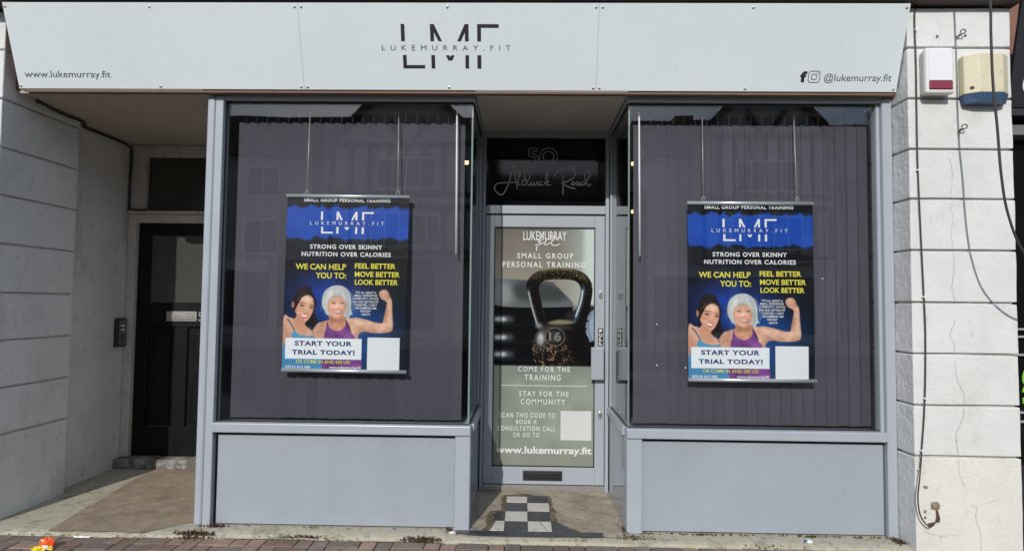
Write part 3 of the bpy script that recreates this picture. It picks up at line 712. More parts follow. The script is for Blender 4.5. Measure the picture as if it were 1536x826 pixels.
    c.fill([(310, 440), (350, 385), (420, 350), (410, 430), (400, 520), (340, 520)], skd, .4, 10, clip=ma)
    hair2 = [(376, 180), (384, 120), (405, 75), (450, 40), (500, 26), (555, 30), (606, 62), (636, 112), (648, 170), (646, 225), (654, 262), (664, 290), (640, 292), (630, 322), (606, 322), (580, 300), (450, 296), (418, 288), (404, 262), (386, 232)]
    c.fill([(448, 290), (585, 295), (600, 340), (640, 400), (520, 450), (440, 380), (450, 330)], (206, 148, 120))
    c.fill([(455, 300), (540, 335), (590, 310), (590, 340), (520, 370), (455, 340)], (150, 98, 78), .6, 7)
    c.fill(hair2, (196, 200, 198))
    f2 = c.fill([(428, 200), (440, 160), (480, 120), (550, 120), (596, 160), (602, 215), (592, 265), (560, 312), (525, 326), (488, 318), (450, 285), (432, 240)], (228, 176, 150))
    c.fill([(580, 150), (602, 215), (590, 270), (550, 318), (560, 280), (578, 220)], skd, .4, 8, clip=f2)
    c.ell(470, 235, 24, 18, (240, 165, 140), .55, 7, clip=f2); c.ell(560, 240, 22, 18, (238, 160, 138), .55, 7, clip=f2); c.ell(515, 215, 12, 26, skl, .7, 5, clip=f2); c.ell(518, 236, 18, 5, (176, 108, 88), .6, 2)
    for ex in (480, 566): c.ell(ex, 184, 22, 5, (64, 44, 40), .9, 1); c.ell(ex, 194, 20, 5, (170, 118, 100), .45, 2); c.stroke([(ex - 24, 168), (ex, 161), (ex + 24, 168)], 5, (150, 120, 104), .6, 1)
    c.fill([(484, 252), (520, 258), (560, 252), (545, 276), (520, 284), (498, 274)], (188, 92, 88)); c.fill([(490, 256), (520, 262), (554, 256), (538, 272), (503, 270)], (252, 248, 244))
    c.stroke([(470, 240), (478, 262), (490, 282)], 3, (170, 112, 92), .5, 1); c.stroke([(576, 238), (568, 262), (552, 284)], 3, (160, 104, 86), .5, 1)
    c.fill([(428, 250), (424, 190), (446, 150), (500, 128), (470, 122), (520, 96), (470, 70), (410, 110), (384, 180), (392, 235), (408, 268), (432, 288), (436, 250)], (206, 210, 206))
    c.fill([(470, 130), (520, 118), (566, 140), (592, 182), (604, 235), (598, 280), (610, 322), (630, 318), (640, 288), (660, 288), (648, 250), (646, 190), (630, 120), (570, 66), (500, 84)], (198, 202, 200))
    c.fill([(600, 150), (622, 200), (620, 260), (612, 318), (600, 280), (606, 230)], (128, 136, 140), .55, 5); c.fill([(395, 190), (412, 240), (428, 284), (404, 260)], (132, 140, 142), .5, 4); c.fill([(430, 90), (500, 60), (570, 70), (520, 95), (450, 130)], (236, 238, 234), .6, 8)
    for k in range(26):
        x = random.uniform(400, 630); c.stroke([(x, random.uniform(45, 80)), (x + (x - 520) * .35, 140), (x + (x - 520) * .5, random.uniform(190, 290) if abs(x - 520) > 70 else 128)], random.uniform(2, 5), random.choice([(232, 236, 232), (150, 158, 160), (118, 128, 134), (242, 244, 240)]), .5, 1)
    top2 = c.fill([(432, 345), (445, 395), (490, 432), (540, 436), (590, 405), (605, 350), (622, 385), (655, 450), (700, 520), (745, 800), (408, 800), (402, 500), (418, 420)], (126, 70, 138))
    c.fill([(420, 480), (520, 470), (600, 560), (560, 800), (408, 800)], (92, 46, 108), .5, 12, clip=top2); c.fill([(600, 420), (680, 520), (720, 780), (650, 780), (610, 560)], (160, 96, 168), .4, 10, clip=top2)
    c.stroke([(604, 338), (625, 385), (650, 440)], 12, (58, 34, 70))
    for mk, dk in ((f1, (150, 92, 72)), (f2, (158, 104, 82)), (ma, (150, 98, 74))):
        c.put(mk * np.clip(1 - c.blur(mk, 7), 0, 1), dk, .75)
    for k in range(40):
        x = random.uniform(395, 640); sx = (x - 520); c.stroke([(x * .55 + 232, random.uniform(36, 60)), (x + sx * .12, 120), (x + sx * .16, random.uniform(180, 310) if abs(sx) > 80 else 120)], random.uniform(1.5, 3.5), random.choice([(238, 240, 236), (158, 166, 168), (110, 122, 130), (214, 216, 212)]), .5, 1, clip=1 - f2 * (c.yy > c.pts([(0, 150)])[0, 1]))
    for k in range(22):
        x = random.uniform(130, 300); c.stroke([(x, random.uniform(48, 80)), (x + (x - 215) * .35, 120), (x + (x - 215) * .5, random.uniform(120, 200))], 2, random.choice([(70, 56, 54), (12, 9, 12), (92, 78, 76)]), .45, 1, clip=1 - f1)
    fig = c.blur(np.clip(f1 + f2 + ma + top2, 0, 1), 3); grain = (c.noise(9) * .6 + c.noise(22) * .8 - .7)[..., None] * fig[..., None]
    c.a += grain * 34
    sm = np.stack([c.blur(c.a[..., k], 1) for k in range(3)], -1); c.a = np.where((c.yy / c.H > .48)[..., None], sm, c.a)
    # white offer box, plain white square
    c.fill([(48, 505), (752, 505), (752, 692), (48, 692)], (232, 238, 242), 1, 0, False)
    c.fill([(805, 490), (1103, 490), (1103, 787), (805, 787)], (226, 230, 232), 1, 0, False)
    c.a += (c.noise(1.7)[..., None] - .5) * 7
    return c, A, B
pcan, PA, PB = draw_poster()
PW, PH = .841, 1.172
pmesh = None
def poster(label, cx_, ztop, rz, wires):
    global pmesh
    t = thing('hanging_poster', label, 'poster', (cx_, .075, ztop - 1.19), 'hanging posters in the shop windows')
    base = Plane((-PW / 2, 0, -PH), (1, 0, 0), (0, 0, 1))
    if pmesh is None: pmesh = pcan.mesh('print', base, PW, PH, printm, bow)
    O = Vector((cx_, .072, ztop - .01))
    pr_ = instance('print', pmesh, O, t)
    pl = BowedPlane(O + Vector((-PW / 2, 0, -PH)), (1, 0, 0), (0, 0, 1))
    def T(s, fn, x0, x1, y0, y1, m, bold=0., sp=1.):
        u0, v1 = fn(x0, y0); u1, v0 = fn(x1, y1)
        lettering(s, pl, u0 * PW, u1 * PW, (1 - v0) * PH, (1 - v1) * PH, m, pr_, bold, sp, .0009)
    T('SMALL GROUP PERSONAL TRAINING', PB, 165, 952, 48, 78, white_ink, .02, 1.12)
    X = lambda a: PB(325 + (a - 287) * 480 / 1026, 0)[0] * PW; Y = lambda b: (1 - PB(0, 165 + (b - 115) * 197 / 465)[1]) * PH
    lmf(X, Y, pl, white_ink, pr_, .0009)
    T('LUKEMURRAY.FIT', PB, 228, 900, 253, 284, white_ink, .0, 2.1)
    T('STRONG OVER SKINNY', PB, 235, 892, 460, 500, white_ink, .025, 1.15); T('NUTRITION OVER CALORIES', PB, 160, 970, 526, 566, white_ink, .025, 1.15)
    T('WE CAN HELP', PB, 110, 568, 633, 685, yellow_ink, .022); T('YOU TO:', PB, 297, 572, 710, 763, yellow_ink, .022)
    T('FEEL BETTER', PB, 648, 1015, 625, 671, yellow_ink, .022); T('MOVE BETTER', PB, 650, 1055, 698, 745, yellow_ink, .022); T('LOOK BETTER', PB, 653, 1040, 768, 815, yellow_ink, .022)
    for s, x0, x1, y0 in (('"IT\'S ALL ABOUT A', 685, 878, 79), ('SMALL SUPPORTIVE', 672, 887, 107), ('COMMUNITY, HAVING', 665, 898, 135), ('FUN AND GETTING FIT', 665, 900, 163), ('TOGETHER. I CAN\'T', 680, 887, 191), ('RECOMMEND HIM', 690, 880, 219), ('ENOUGH"', 735, 830, 246), ('~GALYA', 740, 828, 275)):
        T(s, PA, x0, x1, y0, y0 + 20, white_ink, .02, 1.05)
    T('START YOUR', PA, 135, 665, 532, 576, navy_ink, .035, 1.1); T('TRIAL TODAY!', PA, 112, 692, 612, 655, navy_ink, .035, 1.1)
    T('OR COME IN AND SEE US!', PA, 153, 650, 703, 733, yellow_ink, .005); T('07510 413 540', PA, 55, 283, 755, 779, white_ink, .015); T('www.lukemurray.fit', PA, 457, 752, 754, 784, white_ink, .015)
    # snap rails, end caps and hanging wires
    for zz, dx in ((ztop, 0), (ztop - 1.19, .004)):
        rail = tube('rail', [(cx_ - .425 + dx, .070, zz), (cx_ + .425 + dx, .070, zz)], .0135, alu, t, 12)
    for xb, xt in wires:
        tube('wire', [(xb, .07, ztop + .012), (xt, .100, 2.80)], .0032, wire_m, t, 6)
        tube('hook', [(xb + .012, .066, ztop + .012), (xb + .01, .068, ztop + .04), (xb, .07, ztop + .046), (xb - .008, .07, ztop + .03), (xb - .012, .066, ztop + .012)], .003, wire_m, t, 6)
    t.rotation_euler = (0, rz, 0)
    return t
poster('blue and black training poster hanging in the window beside the black door alcove', -1.216, 2.203, R(.25), [(-1.503, -1.507), (-.874, -.887)])
poster('blue and black training poster hanging in the window beside the white pier', 1.532, 2.177, R(-.1), [(1.216, 1.221), (1.847, 1.844)])
# little white suction dots stuck on the glass
v, f = tube_vf([(0, 0, 0), (0, -.003, 0), (0, -.005, 0)], [.0045, .004, .002], 10)
for x, z, w_ in ((.890, 1.085, 'by the doorway corner'), (1.078, 1.07, 'close to the lower corner of the poster'), (1.985, 1.67, 'level with the yellow words on the poster'), (.890, 1.355, 'above the one by the doorway corner')):
    o = mesh_obj('suction_dot', [(x + a, .0195 + b, z + c) for a, b, c in v], f, wandm)
    tag(o, 'tiny white suction dot on the glass ' + w_, 'suction dot', 'white suction dots on the glass')

# ================================================================ glazed shop door
DP = lambda px, py: (.0054 * (px - 768) + 6.8e-5 * (py - 413) - .0937, 2.317 - .005323 * (py - 300) + 4.2e-5 * (px - 722))
def draw_film():
    c = Canvas(420, 986, (128, 120, 108))
    C = lambda x, y: (((736 + x / 5.33) - (741 - 3 * (395 + y / 5.33 - 341) / 357)) / 152, (395 + y / 5.33 - 341) / 358)
    c.map = C; u = c.xx / c.W; v = c.yy / c.H
    n40 = c.noise(50); n10 = c.noise(10); n4 = c.noise(4); n2 = c.noise(2.2)
    c.a = np.array([112, 108, 101]) + (np.clip(v / .2, 0, 1))[..., None] * np.array([30, 28, 24]) + (n40[..., None] - .5) * 10
    g = np.clip((u - .62) / .3, 0, 1) * (v < .35); c.put(g, (168, 184, 178), .85); g = np.clip((u - .86) / .06, 0, 1) * (v < .33); c.put(g, (198, 216, 210), .8)
    # stacked weights at the left
    ft = v > C(0, 815)[1]
    c.fill([(20, 330), (660, 340), (640, 440), (600, 520), (600, 830), (20, 830)], (13, 14, 17), 1, 0, False)
    c.fill([(600, 400), (760, 330), (860, 350), (860, 830), (560, 830)], (34, 35, 38), 1, 6, False)
    mt = c.fill([(28, 150), (60, 132), (460, 148), (520, 180), (640, 300), (655, 335), (640, 352), (28, 342)], (92, 98, 100), 1, 0, True)
    c.fill([(40, 160), (130, 160), (180, 250), (150, 330), (35, 335)], (150, 160, 160), .75, 16, clip=mt); c.fill([(200, 165), (480, 170), (600, 290), (240, 300)], (44, 48, 51), .8, 10, clip=mt); c.put(mt * n2, (120, 128, 128), .25)
    for cy_ in (455, 600, 735):
        c.ell(95, cy_, 95, 22, (120, 130, 134), .8, 10); c.ell(75, cy_, 52, 14, (236, 242, 242), .95, 6); c.stroke([(30, cy_ + 42), (200, cy_ + 44), (340, cy_ + 36)], 4, (60, 66, 70), .6, 3)
    c.ell(842, 520, 86, 155, (126, 144, 164), 1, 1); c.ell(838, 520, 60, 120, (160, 178, 196), .5, 6); c.stroke([(800, 400), (775, 500), (800, 620)], 4, (50, 56, 66), .8, 1); c.ell(770, 462, 9, 9, (18, 20, 24)); c.ell(758, 525, 8, 9, (18, 20, 24))
    c.fill([(770, 640), (860, 600), (860, 830), (740, 830)], (10, 10, 12), 1, 2, False)
    # kettlebell
    outer = [(372, 540), (352, 470), (318, 350), (284, 230), (294, 145), (350, 82), (440, 50), (560, 40), (660, 48), (750, 84), (800, 150), (810, 230), (795, 330), (768, 440), (748, 520), (720, 560), (400, 560)]
    inner = [(448, 470), (420, 380), (395, 270), (384, 205), (402, 160), (450, 138), (560, 131), (660, 140), (704, 172), (716, 220), (700, 310), (672, 400), (648, 466), (560, 455)]
    mo = c.mask(np.array(catmull(list(c.pts(outer)), 8, True))); mi = c.mask(np.array(catmull(list(c.pts(inner)), 8, True)))
    mh = mo * (1 - mi); c.put(mh, (19, 18, 18)); bm_ = c.ell(560, 690, 236, 235, (20, 18, 18)); bm_ = bm_ * (1 - mi)
    allk = np.clip(mh + bm_, 0, 1)
    c.stroke([(292, 200), (310, 300), (350, 430), (372, 510)], 22, (96, 110, 116), .7, 6, clip=mh); c.stroke([(300, 230), (330, 360), (368, 490)], 9, (214, 226, 228), .95, 2, clip=mh)
    c.stroke([(395, 190), (412, 320), (444, 462)], 12, (110, 120, 122), .55, 5, clip=mh)
    c.stroke([(738, 190), (722, 300), (680, 430), (655, 480)], 22, (96, 140, 164), .75, 6, clip=mh); c.stroke([(732, 215), (716, 310), (676, 430)], 10, (236, 248, 250), 1, 2, clip=mh)
    c.stroke([(310, 130), (400, 72), (540, 52), (680, 68), (770, 130)], 28, (84, 78, 62), .75, 8, clip=mh); c.stroke([(400, 62), (540, 44), (660, 52)], 9, (186, 176, 140), .75, 3, clip=mh)
    c.put(mh * np.clip((n4 * .6 + n2 * .4 - .60) * 8, 0, 1) * (v < C(0, 140)[1]), (140, 120, 74), .6); c.put(mh * np.clip((n2 - .80) * 8, 0, 1) * (u > .72) * (v < C(0, 260)[1]), (196, 172, 96), .6)
    c.fill([(455, 478), (540, 455), (630, 462), (660, 480), (560, 495), (480, 492)], (142, 138, 106), .9, 3)
    c.ell(405, 610, 46, 100, (92, 98, 100), .7, 14, .15, clip=bm_); c.ell(398, 605, 26, 50, (216, 226, 228), .85, 7, .1, clip=bm_); c.put(bm_ * np.clip((n4 - .55) * 5, 0, 1) * np.clip(1 - np.hypot((c.xx - c.pts([(400, 605)])[0, 0]) / 34, (c.yy - c.pts([(400, 605)])[0, 1]) / 50), 0, 1), (14, 14, 14), .7); c.ell(385, 505, 26, 22, (180, 196, 200), .7, 6)
    c.fill([(420, 520), (500, 495), (620, 505), (680, 540), (600, 530), (470, 545)], (70, 68, 62), .7, 6, clip=bm_)
    fall = np.clip(1.25 - np.hypot((c.xx - c.pts([(430, 730)])[0, 0]) / (c.W * .30), (c.yy - c.pts([(430, 730)])[0, 1]) / (c.H * .10)), 0, 1)
    c.put(bm_ * np.clip((n10 * .45 + n4 * .35 + n2 * .2 - .57) * 6, 0, 1) * fall, (108, 84, 66), .8); c.put(bm_ * np.clip((n10 * .3 + n4 * .3 + n2 * .4 - .62) * 9, 0, 1) * fall, (190, 146, 104), .8); c.put(bm_ * np.clip((n4 * .4 + n2 * .6 - .76) * 9, 0, 1) * fall, (236, 224, 204), .9); c.put(bm_ * np.clip((n4 - .88) * 8, 0, 1), (92, 70, 52), .4)
    c.ell(512, 592, 80, 76, (110, 108, 100), .8, 2); c.ell(512, 592, 70, 66, (20, 18, 18), 1, 1); c.ell(512, 592, 56, 52, (66, 66, 64), .9, 5)
    c.ell(690, 640, 60, 150, (6, 6, 7), .6, 16, clip=bm_)
    # the printed text panel below
    low = np.clip((v - C(0, 818)[1]) / .006, 0, 1) * (v > C(0, 815)[1])
    c.put(low, (132, 142, 130)); rip = np.sin(c.yy * .9 + n10 * 5) * .5 + .5
    c.put(low * np.clip(1 - (v - C(0, 815)[1]) / .09, 0, 1) * rip * n4, (60, 64, 62), .8)
    c.put(low * n40 * .5, (176, 182, 166), .8); c.put(low * np.clip((v - .85) / .15, 0, 1), (124, 128, 114), .5); c.put(low * np.clip((.25 - u) / .25, 0, 1), (118, 122, 110), .5)
    c.a += (c.noise(1.7)[..., None] - .5) * 6
    return c
door = thing('shop_door', 'grey glazed shop door covered by a large kettlebell print, black transom above', 'door', (.17, .84, 0))
Y0 = .836
for x0, x1 in ((-.3365, -.3125), (.6555, .6825)): box('frame', x0, x1, Y0 - .026, Y0 + .06, .004, 2.8825, grey, door, .002)
box('frame', -.312, .655, Y0 - .020, Y0 + .06, 2.829, 2.8825, grey, door, .002)
box('transom_bar', -.312, .655, Y0 - .022, Y0 + .06, 2.205, 2.272, grey, door, .003)
box('threshold', -.312, .655, Y0 - .03, Y0 + .06, .004, .047, steel, door, .004)
tr = box('transom_pane', -.311, .654, Y0 + .012, Y0 + .022, 2.2725, 2.8285, blackglass, door, 0)
leaf = mesh_obj('leaf', *join([box_vf(-.309, -.240, Y0, Y0 + .045, .051, 2.196, .003, 1), box_vf(.576, .652, Y0, Y0 + .045, .051, 2.196, .003, 1),
        box_vf(-.2398, .5758, Y0, Y0 + .045, 2.100, 2.196, .003, 1), box_vf(-.2398, .5758, Y0, Y0 + .045, .051, .187, .003, 1)]), grey, door)
for q in ((-.240, -.232, .187, 2.10), (.568, .576, .187, 2.10)): box('gasket', q[0], q[1], Y0 + .003, Y0 + .010, q[2], q[3], rubber, door, 0)
for q in ((.187, .195), (2.092, 2.10)): box('gasket', -.2315, .5675, Y0 + .003, Y0 + .010, q[0], q[1], rubber, door, 0)
FPl = Plane((-.240, Y0 + .012, .187), (1, 0, 0), (0, 0, 1))
film = instance('film_print', draw_film().mesh('film_print', Plane((-.408, 0, -.9565), (1, 0, 0), (0, 0, 1)), .816, 1.913, filmm), (.168, Y0 + .012, 1.1435), door)
box('glass_backing', -.240, .576, Y0 + .016, Y0 + .03, .187, 2.10, rubber, door, 0)
DPl = Plane((0, Y0 + .012, 0), (1, 0, 0), (0, 0, 1))
def DT(s, x0, x1, z0, z1, bold=0., sp=1., m=film_ink): lettering(s, DPl, x0, x1, z0, z1, m, film, bold, sp, .0012)
DT('LUKEMURRAY', -.006, .345, 1.994, 2.068, .012, 1.0)
DT('SMALL GROUP', -.053, .400, 1.847, 1.891, .02, 1.35); DT('PERSONAL TRAINING', -.171, .497, 1.774, 1.820, .02, 1.35)
DT('COME FOR THE', -.036, .379, .938, .979, .012, 1.35); DT('TRAINING', .016, .305, .867, .915, .012, 1.35)
DT('STAY FOR THE', -.026, .370, .742, .783, .012, 1.35); DT('COMMUNITY', -.014, .343, .678, .720, .012, 1.35)
DT('SCAN THIS CODE TO', -.183, .264, .572, .611, .012, 1.3); DT('BOOK A', -.048, .116, .522, .556, .012, 1.3); DT('CONSULTATION CALL', -.198, .265, .468, .505, .012, 1.3); DT('OR GO TO', -.070, .138, .418, .454, .012, 1.3)
DT('www.lukemurray.fit', -.212, .556, .272, .346, .03); DT('16', .208, .306, 1.183, 1.258, .02, 1, mat('cast_grey', (.16, .16, .15), .4))
flat('printed_rule', [[(-.170, .824), (.518, .824), (.518, .829), (-.170, .829)]], DPl, film_ink, film)
flat('printed_square', [[(.307, .398), (.552, .398), (.552, .630), (.307, .630)]], DPl, mat('plain_code_square', (.62, .64, .62), .4, .02), film)
g4 = lambda pts: [DP(700 + x / 3.592, 310 + y / 3.592) for x, y in pts]
for st in ([(376, 242), (378, 225), (392, 180), (404, 162), (408, 168), (396, 192), (372, 212), (390, 208), (418, 196)], [(428, 184), (421, 205), (432, 208), (452, 196)], [(474, 150), (458, 195), (462, 210), (482, 212), (502, 204)], [(436, 176), (470, 174), (506, 168)]):
    flat('script_lettering', ribbon_polys(g4(st), .008), DPl, film_ink, film, .0018)
EP = Plane((0, Y0 + .012, 0), (1, 0, 0), (0, 0, 1)); g3 = lambda pts: [DP(700 + x / 5.9, 190 + y / 5.9) for x, y in pts]
strokes = [[(450, 548), (432, 440), (412, 310), (392, 430), (355, 540), (310, 600), (260, 572), (246, 525), (280, 496), (360, 490), (445, 485)], [(445, 490), (470, 430), (474, 398), (463, 400), (458, 470), (462, 508), (480, 510)],
    [(535, 468), (510, 462), (492, 490), (505, 512), (535, 490), (560, 425), (550, 388), (522, 390), (512, 420), (530, 480), (545, 510), (560, 512)], [(560, 512), (572, 480), (572, 508), (585, 512), (598, 480), (599, 508), (612, 512), (625, 480)],
    [(630, 480), (632, 508), (645, 512)], [(672, 482), (655, 482), (648, 500), (660, 514), (682, 506)], [(690, 500), (715, 440), (722, 402), (713, 395), (705, 440), (703, 515)], [(703, 492), (722, 472), (728, 480), (710, 492), (728, 514), (748, 510)],
    [(855, 420), (858, 500), (852, 603)], [(775, 438), (800, 395), (860, 362), (920, 360), (962, 385), (965, 420), (930, 460), (860, 488), (845, 496), (870, 510), (920, 535), (965, 545)], [(950, 484), (935, 490), (935, 508), (952, 510), (962, 495), (950, 484)],
    [(1000, 485), (980, 485), (972, 505), (985, 513), (1002, 490), (1002, 510), (1015, 512)], [(1045, 485), (1025, 483), (1015, 505), (1035, 513), (1068, 470), (1096, 420), (1085, 392), (1060, 400), (1050, 440), (1065, 500), (1085, 518), (1105, 505)]]
for st in strokes: flat('script_lettering', ribbon_polys(g3(st), .0075), EP, etch, tr, .0012)
for rd in (78, 48): flat('numeral', ribbon_polys(g3([(728 + rd * math.cos(k), 252 + rd * math.sin(k)) for k in np.linspace(0, 2 * math.pi, 28, endpoint=False)]), .0055, smooth=False, closed=True), EP, etch, tr, .0012)
flat('numeral', ribbon_polys(g3([(555, 178), (628, 178), (628, 203), (588, 203), (582, 228), (615, 235), (638, 262), (632, 302), (600, 325), (565, 322), (545, 308), (552, 290), (585, 300), (610, 290), (608, 262), (585, 254), (553, 255)]), .005, smooth=False, closed=True), EP, etch, tr, .0012)
# furniture of the door
box('letter_plate', .010, .322, Y0 - .008, Y0 - .0005, .082, .160, blackplas, door, .003, 2); box('letter_flap', .030, .302, Y0 - .013, Y0 - .0085, .096, .146, rubber, door, .003, 2)
hd = mesh_obj('handle', *join([box_vf(.540, .641, Y0 - .062, Y0 - .046, .887, 1.143, .006, 2), box_vf(.600, .632, Y0 - .046, Y0 - .0005, .91, .94, 0), box_vf(.600, .632, Y0 - .046, Y0 - .0005, 1.09, 1.12, 0)]), grey, door)
ps = box('pull_sign', .599, .645, Y0 - .003, Y0 - .0005, 1.147, 1.292, rubber, door, 0)
PP = Plane((0, Y0 - .003, 0), (1, 0, 0), (0, 0, 1))
flat('sign_border', ribbon_polys([(.6015, 1.1495), (.6425, 1.1495), (.6425, 1.2895), (.6015, 1.2895)], .0014, smooth=False, closed=True), PP, white_ink, ps, .0006)
for i, ch in enumerate('PULL'): lettering(ch, PP, .611, .634, 1.2555 - i * .033, 1.2825 - i * .033, white_ink, ps, .035, 1, .0006)
for z in (1.559, .603):
    v, f = tube_vf([(.619, Y0 - .001, z), (.619, Y0 - .008, z), (.619, Y0 - .011, z)], [.016, .016, .012], 14)
    lk = mesh_obj('lock', [(a, b, z + (c - z) * 1.9) for a, b, c in v], f, steel, door, smooth=False)
    box('keyhole', .6165, .6215, Y0 - .0118, Y0 - .0108, z - .012, z + .008, rubber, lk, 0)

# ================================================================ black side door in the alcove
sd = thing('side_door', 'black panelled side door with silver letter plate deep in the alcove', 'door', (-3.07, 1.36, 0))
Y1 = 1.355
box('frame', -3.578, -3.503, Y1 - .03, Y1 + .08, .085, 2.248, cream, sd, .006, 2)
box('frame', -2.655, -2.602, Y1 - .03, Y1 + .08, .085, 2.248, cream, sd, .006, 2)
box('frame', -3.502, -2.656, Y1 - .03, Y1 + .08, 2.172, 2.248, cream, sd, .006, 2)
box('transom_sill', -3.57, -2.602, Y1 - .055, Y1 + .08, 2.2495, 2.278, cream, sd, .006, 2)
for a, b, c, d in ((-3.578, -3.432, 2.2785, 2.88), (-2.72, -2.602, 2.2785, 2.88)): box('transom_frame', a, b, Y1 - .025, Y1 + .08, c, d, cream, sd, .008, 2)
box('transom_frame', -3.4315, -2.7205, Y1 - .022, Y1 + .08, 2.775, 2.88, cream, sd, .008, 2)
box('transom_pane', -3.4315, -2.7205, Y1 + .02, Y1 + .03, 2.2785, 2.7745, mat('dark_transom_glass', (.045, .045, .034), .15, .1, 3), sd, 0)
box('threshold', -3.60, -2.60, Y1 - .11, Y1 + .08, .001, .083, mat('worn_step', (.13, .12, .105), .85, .25, 10, .002, 60, spots=[((.45, .43, .40), .2, 7, 1)]), sd, .006)
Y2 = Y1 + .015
def dbox(n, a, b, z0, z1, y0, y1, m, bev=.004): return box(n, a, b, y0, y1, z0, z1, m, sd, bev, 2)
xl, xr = -3.500, -2.658
mesh_obj('leaf', *join([box_vf(xl, -3.388, Y2, Y2 + .045, .088, 2.169, .003, 1), box_vf(-2.772, xr, Y2, Y2 + .045, .088, 2.169, .003, 1), box_vf(-3.3878, -2.7722, Y2, Y2 + .045, 2.066, 2.169, .003, 1),
     box_vf(-3.3878, -2.7722, Y2, Y2 + .045, 1.235, 1.456, .003, 1), box_vf(-3.3878, -2.7722, Y2, Y2 + .045, .088, .345, .003, 1), box_vf(-3.135, -3.025, Y2, Y2 + .045, .3452, 1.2348, .003, 1)]), blackdoor, sd)
dbox('glazing', -3.3878, -2.7722, 1.4565, 2.0655, Y2 + .016, Y2 + .022, darkglass, 0)
for a, b in ((-3.387, -3.136), (-3.024, -2.773)):
    dbox('panel', a, b, .346, 1.234, Y2 + .022, Y2 + .03, blackdoor, .002); dbox('panel_field', a + .05, b - .05, .40, 1.18, Y2 + .010, Y2 + .0215, blackdoor, .007)
lp = dbox('letter_plate', -3.22, -2.943, 1.287, 1.375, Y2 - .006, Y2 - .0005, steel, .003); box('flap', -3.185, -2.975, Y2 - .011, Y2 - .0065, 1.305, 1.352, steel, lp, .003, 2)
lettering('5', Plane((0, Y2, 0), (1, 0, 0), (0, 0, 1)), -2.932, -2.888, 1.292, 1.372, steel, sd, .01, 1, .003, 'numeral')

ic = thing('door_intercom', 'black wall intercom with two buttons beside the black door', 'intercom', (-3.575, 1.262, 1.06))
box('body', -3.5795, -3.545, 1.195, 1.318, 1.062, 1.312, blackplas, ic, .008, 2)
box('face_plate', -3.5448, -3.542, 1.215, 1.300, 1.08, 1.295, greyplas, ic, .001)
for z in (1.245, 1.212): box('button', -3.5418, -3.537, 1.232, 1.283, z - .008, z + .008, whitebox, ic, .002)
for z in np.linspace(1.105, 1.165, 6): box('grille_slot', -3.5418, -3.5405, 1.235, 1.280, z - .003, z + .003, rubber, ic, 0)

tag(tube('alcove_cable', catmull([(-3.44, .10, 2.868), (-3.47, .35, 2.864), (-3.475, .60, 2.866), (-3.555, .72, 2.862), (-3.565, 1.0, 2.866), (-3.566, 1.28, 2.855), (-3.562, 1.318, 2.78), (-3.570, 1.318, 2.55), (-3.568, 1.318, 2.32), (-3.55, 1.31, 2.286), (-3.40, 1.296, 2.282)], 6), .011, cablem), 'black cable running under the soffit and down beside the transom of the black door', 'cable')

# ================================================================ alarm boxes, cables and hooks on the white pier
YW = -.200
a1 = thing('alarm_box', 'white alarm box with red strobe lens on the white pier', 'alarm box', (2.58, YW, 2.815))
box('base', 2.503, 2.662, -.232, YW + .002, 2.822, 3.102, whitebox, a1, .012, 3)
box('cover', 2.494, 2.668, -.277, -.2325, 2.815, 3.108, whitebox, a1, .016, 4)
box('front_plate', 2.509, 2.653, -.2805, -.2772, 2.897, 3.092, plate, a1, .0015)
box('strobe_lens', 2.509, 2.653, -.283, -.2772, 2.841, 2.894, redlens, a1, .004, 2)
a2 = thing('alarm_box', 'aged cream alarm box with blue base on the white pier', 'alarm box', (2.88, YW, 2.75))
pro = [(2.748, YW), (2.748, -.242), (2.815, -.287), (2.960, -.287), (3.024, -.242), (3.024, YW)]
prism('cover', pro, 'z', 2.822, 3.068, creamplas, a2, .005, 2)
bm = bmesh.new(); t_ = [bm.verts.new((x, y, 2.821)) for x, y in pro]; ins = [(2.76, YW), (2.76, -.232), (2.822, -.268), (2.953, -.268), (3.012, -.232), (3.012, YW)]; b_ = [bm.verts.new((x, y, z)) for (x, y), z in zip(ins, (2.765, 2.765, 2.772, 2.772, 2.765, 2.765))]
bm.faces.new(t_); bm.faces.new(b_[::-1])
for i in range(6): bm.faces.new((t_[i], b_[i], b_[(i + 1) % 6], t_[(i + 1) % 6]))
bmesh.ops.recalc_face_normals(bm, faces=bm.faces); v, f = bm_out(bm); mesh_obj('base', v, f, blueplas, a2)
mesh_obj('screw_hole', [(2.7815 - .013 * math.cos(k) * .8, -.2655 + .013 * math.cos(k) * .55, 2.855 + .012 * math.sin(k)) for k in np.linspace(0, 6.28, 10, endpoint=False)], [list(range(10))], rustm, a2)
pth = [(2.507, 3.449), (2.475, 3.353), (2.477, 3.015), (2.475, 2.458), (2.484, 2.035), (2.496, 1.616), (2.503, 1.325), (2.491, .913), (2.464, .585), (2.437, .443), (2.424, .321), (2.440, .212), (2.492, .153), (2.541, .174), (2.566, .20)]
cb = thing('pier_cable', 'thin dark cable clipped down the white pier ending in a loop at a chipped hole', 'cable', (2.47, YW - .01, .15))
tube('cable', catmull([(x, YW - .008 - (.02 if z < .45 and x < 2.5 else 0), z) for x, z in pth], 6), .0042, cablem, cb)
for x, z in ((2.491, .925), (2.466, .606), (2.448, .492), (2.4965, 1.553), (2.4745, 2.35), (2.477, 3.25)): box('clip', x - .006, x + .012, YW - .014, YW + .003, z - .004, z + .004, wandm, cb, .001)
